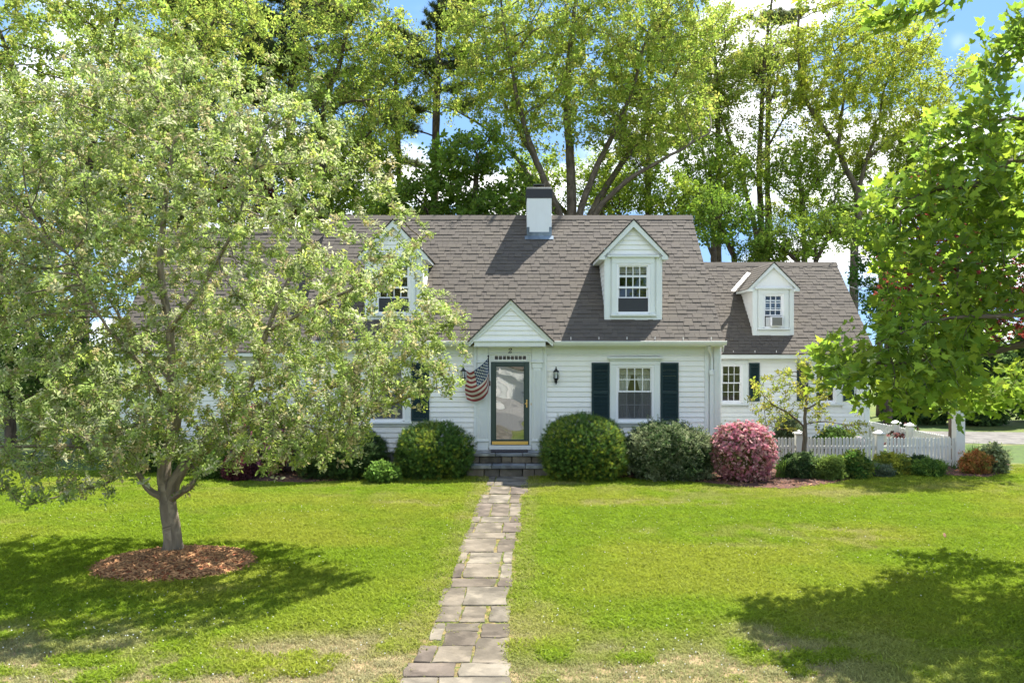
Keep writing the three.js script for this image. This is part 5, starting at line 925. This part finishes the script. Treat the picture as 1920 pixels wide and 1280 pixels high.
// ---- white pines: straight trunks, level boughs in whorls, needle tufts
const gPine = [needleTuft(391, 46, 0.20), needleTuft(392, 46, 0.22)];
function pine(label, px, d, pts, boughs, rBase, seed) {
  const R = rngOf(seed), b = up0(px, d), t = thing('pine_tree', label, 'tree', [b.x, 0, b.z], 'white pines behind the house'), loc = v => v.clone().sub(b), line = [b, ...pts.map(([x, y]) => P(x, y, d))].map(loc), N = [], par = [], pl = [];
  const c = new THREE.CatmullRomCurve3(line), n = 60; for (let i = 0; i <= n; i++) { N.push(c.getPoint(i / n)); par.push(i - 1); }
  for (const [bx, by, len, dirx] of boughs) {
    const q = loc(P(bx, by, d)); let k = 0, best = 1e9; for (let i = 0; i <= n; i++) { const e = Math.abs(N[i].y - q.y); if (e < best) { best = e; k = i; } }
    const az = dirx === 0 ? R() * 6.283 : (dirx > 0 ? 0 : Math.PI) + (R() - 0.5) * 1.2, dv = V(Math.cos(az), 0.12 + R() * 0.2, Math.sin(az)), m = Math.round(len / 0.35); let prev = k;
    for (let i = 1; i <= m; i++) { const p = N[k].clone().addScaledVector(dv, i * 0.35); p.y += 0.05 * Math.sin(i) + i * i * 0.004; N.push(p); par.push(prev); prev = N.length - 1; if (i > m * 0.3) for (const sd of [-1, 1]) { const sv = V(-dv.z * sd + dv.x * 0.7, 0.1 + R() * 0.25, dv.x * sd + dv.z * 0.7).normalize(); let pr = prev, ln = 1 + Math.floor(R() * 3); for (let j = 1; j <= ln; j++) { const e = N[pr].clone().addScaledVector(sv, 0.3); N.push(e); par.push(pr); pr = N.length - 1; for (let w = 0; w < 4; w++) pl.push({ p: e.clone().add(V(R() - 0.5, (R() - 0.3) * 0.5, R() - 0.5).multiplyScalar(0.34)), d: V(0, 1, 0) }); } } }
    for (let w = 0; w < 4; w++) pl.push({ p: N[prev].clone().add(V(R() - 0.5, R() * 0.3, R() - 0.5).multiplyScalar(0.3)), d: dv });
  }
  // keep parents before children
  put('trunk', limbs({ N, par }, rBase, 0.012).g, BK.pine, t);
  foliage('crown', t, pl, gPine, LMdark, palette([0.095, 0.125, 0.055], [0.11, 0.135, 0.058], [0.075, 0.105, 0.055], [0.13, 0.135, 0.055]), R, { up: 0.5, scale: [0.8, 1.4] });
}
function boughsOf(seed, px, y0, y1, n, l0, l1) { const R = rngOf(seed), out = []; for (let i = 0; i < n; i++) { const t = i / (n - 1); out.push([px, mix(y0, y1, t) + (R() - 0.5) * 14, mix(l0, l1, t) * (0.7 + R() * 0.5), 0]); } return out; }
pine('straight dark pine rising behind the roof left of the chimney', 812, 36, [[812, 500], [816, 300], [820, 130], [828, -40], [832, -140]], [[816, 262, 2.2, -1], [818, 215, 1.4, 1], [818, 208, 1.6, -1], [819, 318, 1.5, -1], ...boughsOf(1, 822, 165, -130, 30, 1.7, 2.6)], 0.17, 701);
pine('dark pine behind the golden maple and the apple tree', 545, 37, [[545, 500], [545, 250], [550, 50], [552, -120]], boughsOf(2, 548, 215, -120, 42, 3.0, 2.0), 0.2, 702);
pine('second dark pine farther left in the golden maple crown', 365, 38, [[365, 500], [362, 250], [358, 50], [356, -120]], boughsOf(3, 360, 260, -120, 40, 2.2, 2.0), 0.2, 703);
pine('dark topped pine mixed with the twin trunk oak', 1440, 42, [[1440, 500], [1440, 250], [1446, 60], [1448, 30]], boughsOf(4, 1448, 200, 40, 15, 1.9, 1.0), 0.13, 704);
pine('thin pine low between the many stemmed maple and the oak', 1216, 40, [[1216, 500], [1216, 300], [1218, 150], [1220, 60]], boughsOf(5, 1218, 330, 90, 15, 2.2, 1.2), 0.15, 705);
// ---------------------------------------------------------------- shrubs and bed plants
function shrub(name, label, o) {
  const R = rngOf(o.seed), t = thing(name, label, o.category ?? 'shrub', [o.x, 0, o.z], o.group), { rx, ry, rz, cy } = o, N = [V(0, 0, 0)], par = [-1], pl = [], pl2 = [];
  for (let i = 0; i < (o.stems ?? 16); i++) { const a = R() * 6.283, e = 0.25 + R() * 1.2, tip = V(Math.cos(a) * Math.cos(e) * rx * 0.85, cy + Math.sin(e) * ry * 0.8 - ry * 0.25, Math.sin(a) * Math.cos(e) * rz * 0.85); let prev = 0; for (let k = 1; k <= 5; k++) { const p = V(0, 0.02, 0).lerp(tip, k / 5); p.x += (R() - 0.5) * 0.05; p.z += (R() - 0.5) * 0.05; p.y += 0.06 * Math.sin(k / 5 * 3); N.push(p); par.push(prev); prev = N.length - 1; } }
  put('stems', limbs({ N, par }, o.stemR ?? 0.035, 0.004).g, BK.brown, t);
  const lump = v => 1 + (o.lump ?? 0.16) * (fbm(v.x * 3.1 + 17 + o.seed, v.y * 3.1 + v.z * 2.3 + 9, 3, 33) - 0.5) * 2;
  while (pl.length < o.n) {
    const v = V(R() * 2 - 1, R() * 2 - 1, R() * 2 - 1), l = v.length(); if (l > 1 || l < 0.1) continue; v.normalize(); const rr = (1 - Math.pow(R(), 2.2) * (o.depth ?? 0.5)) * lump(v) * (1 + Math.pow(R(), 7) * (o.fray ?? 0.12)); const pw = o.box ?? 2; const k = Math.pow(Math.pow(Math.abs(v.x), pw) + Math.pow(Math.abs(v.y), pw) + Math.pow(Math.abs(v.z), pw), -1 / pw);
    const p = V(v.x * rx * rr * k, cy + v.y * ry * rr * k, v.z * rz * rr * k); if (p.y < 0.03) continue; const q = { p, d: v.clone(), r: rr };
    (o.top && rr > 0.86 && R() < o.top(v) ? pl2 : pl).push(q); if (pl2.length > o.n * 1.6) break;
  }
  foliage('foliage', t, pl, o.geos, o.leaf ?? LMdark, o.color, R, { up: o.up ?? 0.1, scale: o.scale ?? [0.75, 1.25] });
  if (pl2.length) foliage(o.topName ?? 'new_growth', t, pl2, o.topGeos ?? o.geos, o.topLeaf ?? LM, o.topColor, R, { up: 0.2, scale: o.scale ?? [0.75, 1.25] });
  return t;
}
const gYew = [1, 2].map(k => { const R = rngOf(410 + k), out = []; for (let i = 0; i < 26; i++) { const y = i / 26 * 0.09, a = i * 2.4, d = V(Math.cos(a), 0.55, Math.sin(a)); leafGeo(out, V(0, y, 0), d, V(0, 1, 0), 0.03 + R() * 0.008, 0.0055, 0.1, 0); } return geoOf(out); });
const gBox = [1, 2].map(k => spray(420 + k, 12, 0.030, 0.017, 0.05, -0.3, 0.15, 0.08)), gHolly = [1, 2].map(k => spray(424 + k, 10, 0.042, 0.022, 0.05, -0.2, 0.2, 0.12)), gAzl = [1, 2].map(k => spray(428 + k, 8, 0.042, 0.018, 0.04, -0.2, 0.2, 0.1)), gBroad = [1, 2].map(k => spray(432 + k, 9, 0.075, 0.04, 0.06, 0.0, 0.3, 0.1)), gStrap = [1, 2].map(k => spray(436 + k, 9, 0.34, 0.022, 0.04, -0.9, 0.55, 0.1));
const gFlower = [1, 2].map(k => { const R = rngOf(440 + k), out = []; for (let f = 0; f < 4; f++) { const c = V((R() - 0.5) * 0.06, (R() - 0.5) * 0.03, (R() - 0.5) * 0.06); for (let p = 0; p < 5; p++) { const a = p / 5 * 6.283 + R(); leafGeo(out, c, V(Math.cos(a), 0.55, Math.sin(a)), V(0, 1, 0), 0.03, 0.022, 0.5, 0.1); } } return geoOf(out); });
function ballFromPx(x0, x1, y0, y1, d) { const k = d / F; return { x: ((x0 + x1) / 2 - CX) * k, z: CAMZ - d, rx: (x1 - x0) / 2 * k, top: CAMH - (y0 - CY) * k }; }
function pxShrub(name, label, x0, x1, y0, d, o) { const b = ballFromPx(x0, x1, y0, 0, d), h = b.top; return shrub(name, label, { x: b.x, z: b.z, rx: b.rx * 0.96, rz: o.rz ?? b.rx * 0.85, ry: h * (o.flat ?? 0.54), cy: h * (1 - (o.flat ?? 0.54)) - 0.02, ...o }); }
const yewDark = palette([0.055, 0.10, 0.018], [0.066, 0.116, 0.02], [0.042, 0.08, 0.018]), yewTip = palette([0.16, 0.205, 0.024], [0.14, 0.19, 0.022], [0.20, 0.22, 0.026]);
const patchy = (share, s) => v => clamp(share + 1.6 * (fbm(v.x * 2.6 + s, v.y * 2.6 + v.z * 2.1, 3, 57) - 0.5));      // new shoots come in patches all round the bush
pxShrub('yew_bush', 'clipped dark green yew ball left of the front steps', 741, 883, 797, 19.55, { seed: 801, n: 7800, geos: gYew, color: yewDark, top: patchy(0.22, 3), topColor: yewTip, box: 2.6, lump: 0.17, fray: 0.1, group: 'clipped yews beside the steps' });
pxShrub('yew_bush', 'large clipped yew ball right of the front steps, gold tips on top', 1018, 1173, 783, 19.35, { seed: 802, n: 8600, geos: gYew, color: yewDark, top: patchy(0.45, 8), topColor: yewTip, box: 2.6, lump: 0.15, fray: 0.1, group: 'clipped yews beside the steps' });
pxShrub('holly_bush', 'rounded grey green holly bush below the right window', 1178, 1336, 797, 19.4, { seed: 803, n: 6500, geos: gHolly, color: palette([0.045, 0.075, 0.025], [0.055, 0.085, 0.03]), top: patchy(0.62, 5), topColor: palette([0.155, 0.18, 0.09], [0.13, 0.16, 0.075], [0.18, 0.20, 0.11]), box: 2.5, lump: 0.24, fray: 0.22, leaf: LM });
pxShrub('azalea_bush', 'round azalea covered in pink blossom at the corner of the house', 1333, 1453, 789, 18.9, { seed: 804, n: 5200, scale: [0.5, 0.95], geos: gAzl, color: palette([0.10, 0.095, 0.03], [0.12, 0.075, 0.035], [0.075, 0.09, 0.03]), leaf: LM, top: patchy(0.66, 2), topName: 'blossom', topGeos: gFlower, topColor: palette([0.40, 0.165, 0.205], [0.44, 0.23, 0.25], [0.36, 0.135, 0.18], [0.46, 0.31, 0.29]), flat: 0.5, lump: 0.13, fray: 0.16 });
pxShrub('azalea_bush', 'loose pink flowering azalea half hidden behind the apple tree', 430, 560, 752, 19.9, { seed: 805, n: 3200, geos: gAzl, color: palette([0.07, 0.11, 0.02], [0.09, 0.12, 0.025]), leaf: LM, top: patchy(0.45, 4), topName: 'blossom', topGeos: gFlower, topColor: palette([0.38, 0.12, 0.17], [0.42, 0.18, 0.22]), flat: 0.5, lump: 0.25 });
pxShrub('barberry_bush', 'dark red barberry low in the bed behind the apple trunk', 420, 478, 850, 19.0, { seed: 806, n: 1300, geos: gBox, scale: [1.2, 1.9], color: palette([0.09, 0.025, 0.03], [0.13, 0.04, 0.045], [0.06, 0.018, 0.022]), leaf: LM, flat: 0.52, lump: 0.3 });
pxShrub('evergreen_bush', 'dark evergreen bush behind the low apple branches', 565, 725, 806, 19.6, { seed: 807, n: 5600, geos: gYew, scale: [1.0, 1.6], color: palette([0.028, 0.052, 0.014], [0.04, 0.068, 0.018]), lump: 0.2, box: 2.5, top: patchy(0.2, 6), topColor: palette([0.11, 0.14, 0.03]) });
pxShrub('leafy_plant', 'small bright green leafy plant left of the left yew', 690, 745, 868, 18.7, { seed: 808, n: 420, geos: gBroad, color: palette([0.09, 0.16, 0.025], [0.11, 0.18, 0.03]), leaf: LM, category: 'plant', flat: 0.5, lump: 0.3 });
pxShrub('leafy_plant', 'tall green leafy plant beside the barberry behind the apple trunk', 372, 425, 838, 19.2, { seed: 809, n: 600, geos: gBroad, color: palette([0.07, 0.13, 0.022], [0.09, 0.15, 0.025]), leaf: LM, category: 'plant', flat: 0.52, lump: 0.3 });
// bed along the fence
pxShrub('privet_bush', 'green privet bush against the left wing wall behind the apple tree', 235, 330, 815, 20.4, { seed: 811, n: 1800, geos: gHolly, scale: [1.1, 1.7], color: palette([0.05, 0.09, 0.02], [0.07, 0.115, 0.025]), leaf: LM, lump: 0.4, fray: 0.3 });
pxShrub('privet_bush', 'low green privet bush beside the tall leafy plant', 318, 385, 838, 20.2, { seed: 812, n: 1200, geos: gHolly, scale: [1.1, 1.7], color: palette([0.06, 0.10, 0.022], [0.085, 0.13, 0.028]), leaf: LM, lump: 0.4, fray: 0.3 });
const bed = 'plants in the bed along the picket fence';
const bedPlants = [
  ['rhododendron', 'dark green rounded rhododendron under the sapling', 1467, 1533, 851, 19.4, gHolly, [1.1, 1.6], [[0.03, 0.062, 0.018], [0.045, 0.08, 0.022]], 1500, [[0.10, 0.14, 0.05]]],
  ['spirea_bush', 'light green fine leaved spirea between two dark shrubs', 1528, 1584, 856, 19.1, gAzl, [1, 1.5], [[0.11, 0.155, 0.03], [0.09, 0.135, 0.028]], 1400, null],
  ['laurel_bush', 'glossy dark laurel bush at the mulch edge', 1575, 1627, 849, 19.3, gBroad, [0.7, 1.1], [[0.045, 0.095, 0.018], [0.06, 0.12, 0.02]], 900, [[0.14, 0.18, 0.03]]],
  ['euphorbia_plant', 'yellow green flowering euphorbia before the fence post', 1640, 1705, 850, 20.0, gAzl, [1, 1.5], [[0.16, 0.19, 0.03], [0.12, 0.16, 0.03]], 1200, [[0.28, 0.28, 0.035]]],
  ['lavender_mound', 'low grey green mound of fine foliage before the euphorbia', 1638, 1675, 872, 19.5, gBox, [1, 1.4], [[0.10, 0.13, 0.075], [0.085, 0.11, 0.06]], 700, null],
  ['boxwood_ball', 'small round bright green boxwood near the tall post', 1719, 1768, 861, 19.6, gBox, [0.9, 1.4], [[0.07, 0.13, 0.022], [0.055, 0.105, 0.02]], 2000, [[0.13, 0.20, 0.03]]],
  ['dark_shrub', 'little dark shrub between fence and boxwood ball', 1708, 1734, 853, 20.4, gHolly, [1, 1.3], [[0.03, 0.06, 0.02]], 420, null],
  ['barberry_bush', 'orange and gold barberry beside the tall post', 1808, 1853, 847, 19.9, gBox, [1, 1.5], [[0.20, 0.13, 0.03], [0.24, 0.085, 0.03], [0.15, 0.15, 0.03]], 1500, [[0.36, 0.17, 0.05]]],
  ['sedge_clump', 'pale arching clump of foliage right of the orange barberry', 1838, 1884, 836, 20.1, gBroad, [0.9, 1.3], [[0.15, 0.18, 0.075], [0.18, 0.20, 0.10]], 520, null],
  ['green_shrub', 'grey leaved shrub inside the fence by the wing wall', 1452, 1502, 782, 23.5, gHolly, [1.2, 1.8], [[0.06, 0.085, 0.04], [0.08, 0.10, 0.05]], 1300, null],
  ['heather_mound', 'pink heather like flowers behind the fence below the posts', 1668, 1735, 806, 23.6, gFlower, [0.9, 1.3], [[0.17, 0.08, 0.075], [0.12, 0.04, 0.04], [0.09, 0.07, 0.035]], 650, null],
  ['fern_clump', 'green foliage mound against the wing wall inside the fence', 1535, 1600, 805, 24.3, gBroad, [0.8, 1.2], [[0.06, 0.11, 0.022], [0.08, 0.13, 0.025]], 600, null]];
bedPlants.forEach(([name, label, x0, x1, y0, d, geos, scale, cs, n, tip], i) => pxShrub(name, label, x0, x1, y0, d, { seed: 820 + i, n, geos, scale, color: palette(...cs), leaf: LM, group: bed, category: 'plant', flat: 0.52, lump: 0.5, fray: 0.4, stems: 8, stemR: 0.015, ...(tip ? { top: patchy(0.4, i), topColor: palette(...tip) } : {}) }));
function strappy(label, px, d, h, n, seed, c) { const R = rngOf(seed), t = thing('daylily_clump', label, 'plant', [(px - CX) / F * d, 0, CAMZ - d], bed), out = []; for (let i = 0; i < n; i++) { const a = R() * 6.283, lean = 0.15 + R() * 0.55, L = h * (0.7 + R() * 0.5), w = 0.012 + R() * 0.008, b = V((R() - 0.5) * 0.22, 0, (R() - 0.5) * 0.22), dir = V(Math.cos(a), 0, Math.sin(a)), s = V(-dir.z, 0, dir.x); let prev = null; for (let k = 0; k <= 5; k++) { const u = k / 5, p = b.clone().addScaledVector(dir, lean * L * u * u).add(V(0, L * (u - 0.28 * u * u * (lean * 1.6)), 0)), ww = w * (1 - u * 0.9); const l = p.clone().addScaledVector(s, -ww), r = p.clone().addScaledVector(s, ww); if (prev) for (const v of [prev[0], prev[1], r, prev[0], r, l]) out.push(v.x, v.y, v.z); prev = [l, r]; } } const m = put('blades', geoOf(out), phys(...c.map(v => v * LEAF), 1, { transmission: 0.45, thickness: 0, side: THREE.DoubleSide, specularIntensity: 0.3 }), t); m.userData.kind = 'stuff'; }
strappy('upright sword leaved clump beside the azalea', 1464, 19.3, 0.62, 46, 851, [0.10, 0.17, 0.03]);
strappy('dark green daylily clump below the fence post', 1634, 20.0, 0.5, 44, 852, [0.06, 0.12, 0.02]);
strappy('dark grassy clump right of the tall post by the driveway', 1826, 22.0, 0.55, 80, 853, [0.05, 0.10, 0.02]);
strappy('arching daylily clump at the far end of the bed', 1880, 21.6, 0.5, 80, 854, [0.06, 0.12, 0.025]);
strappy('slim leafed clump at the foot of the tall post', 1795, 20.6, 0.28, 16, 855, [0.05, 0.09, 0.02]);
{ // young tree in the bed
  const d = 20.0, s = (...p) => sp(0, d, ...p), b = up0(1506, d);
  tree('sapling_tree', 'slim young tree with sparse yellow green leaves in front of the picket fence', { seed: 871, seeds: [[b, ...s([1507, 860], [1510, 820], [1510, 780], [1512, 740], [1500, 700], [1495, 660])], s([1509, 800], [1480, 775, -0.3], [1445, 755, -0.5], [1420, 725, -0.6]), s([1509, 795], [1545, 790, 0.2], [1580, 795, 0.4], [1620, 798, 0.5]), s([1510, 770], [1545, 745, -0.3], [1570, 715, -0.4]), s([1509, 810], [1470, 805, 0.3], [1430, 795, 0.5])],
    ells: [ell(1510, 730, d, 70, 55, 0.9, 1, 0.42), ell(1440, 750, d, 40, 60, 0.7, 1, 0.42), ell(1580, 790, d, 65, 35, 0.7, 1, 0.4), ell(1460, 800, d, 45, 25, 0.6, 1, 0.42)], n: 480, step: 0.12, kill: 0.15, rBase: 0.055, rTip: 0.004, bark: BK.grey, geos: [1, 2].map(k => spray(460 + k, 6, 0.07, 0.04, 0.05, 0.1, 0.2, 0.1)), leafTips: 3, per: 1.15, spread: 0.12, color: palette([0.20, 0.22, 0.03], [0.17, 0.21, 0.03], [0.22, 0.21, 0.04]) });
}
// evergreen hedge beyond the driveway and side yard
const hedges = [[1655, 1790, 690, 33.5, 'dark evergreen hedge bush beyond the driveway behind the fence posts'], [1770, 1905, 640, 33, 'tall dark evergreen bush beyond the driveway right of the tall post'], [1890, 2060, 600, 34, 'dark evergreen bush at the far end of the driveway']];
hedges.forEach(([x0, x1, y0, d, label], i) => pxShrub('evergreen_hedge', label, x0, x1, y0, d, { seed: 881 + i, n: 2600, geos: gHolly, scale: [3.2, 4.6], color: palette([0.03, 0.062, 0.02], [0.042, 0.078, 0.024]), lump: 0.25, flat: 0.52, group: 'evergreens beyond the driveway', stems: 8, top: patchy(0.4, i), topColor: palette([0.07, 0.115, 0.03]) }));
// ---------------------------------------------------------------- across the street, mirrored in the storm door and the window panes
{ const g = new THREE.PlaneGeometry(7, 16); g.rotateX(-Math.PI / 2); g.translate(-0.6, -0.006, 31); struct('driveway', uvMetres(g), std(0.30, 0.285, 0.26, 0.9, { map: tStone }), 'pale driveway across the street, mirrored in the storm door'); }
{
  const t = thing('garage', 'white garage across the street, mirrored in the storm door glass', 'garage', [-0.8, 0, 39]);
  put('wall', wallAround(-3.6, 3.6, 0, 2.9, 0.0, 0.2, [[-2.6, -0.2, 0, 2.2], [0.2, 2.6, 0, 2.2]]), M.white, t); put('wall', box(-3.6, 3.6, 0, 2.9, 6.0, 6.2), M.white, t);
  for (const x of [-3.6, 3.4]) put('wall', box(x, x + 0.2, 0, 2.9, 0.2, 6.0), M.white, t);
  for (const x of [-2.6, 0.2]) { const d = sub('garage_door', t); for (let i = 0; i < 4; i++) put('panel', rbox(x, x + 2.4, i * 0.55 + 0.005, i * 0.55 + 0.545, 0.05, 0.1, 0.01), M.trim, d); }
  put('roof', merge([slab([V(3.9, 2.75, -0.4), V(-3.9, 2.75, -0.4), V(-3.9, 5.0, 3.1), V(3.9, 5.0, 3.1)], 0.1), slab([V(-3.9, 2.75, 6.6), V(3.9, 2.75, 6.6), V(3.9, 5.0, 3.1), V(-3.9, 5.0, 3.1)], 0.1)]), M.shingles[1], t);
  const across = [['golden_maple', -9, 33, 0.8, 'maple left of the garage across the street'], ['dark_maple', 6.5, 36, 1.0, 'dense dark maple right of the garage across the street'], ['golden_maple', 20, 40, 0.9, 'maple far right of the garage across the street'], ['dark_maple', -20, 34, 1.2, 'dense dark maple far left of the garage across the street']];
  for (const [src, x, z, s, label] of across) { const o = scene.children.find(c => c.name === src), c = o.clone(); c.name = numbered(src); c.position.set(x, 0, z); c.scale.setScalar(s); c.rotation.y = x; c.userData = { label, category: 'tree', group: 'trees across the street' }; scene.add(c); }
}
renderer.render(scene, camera);
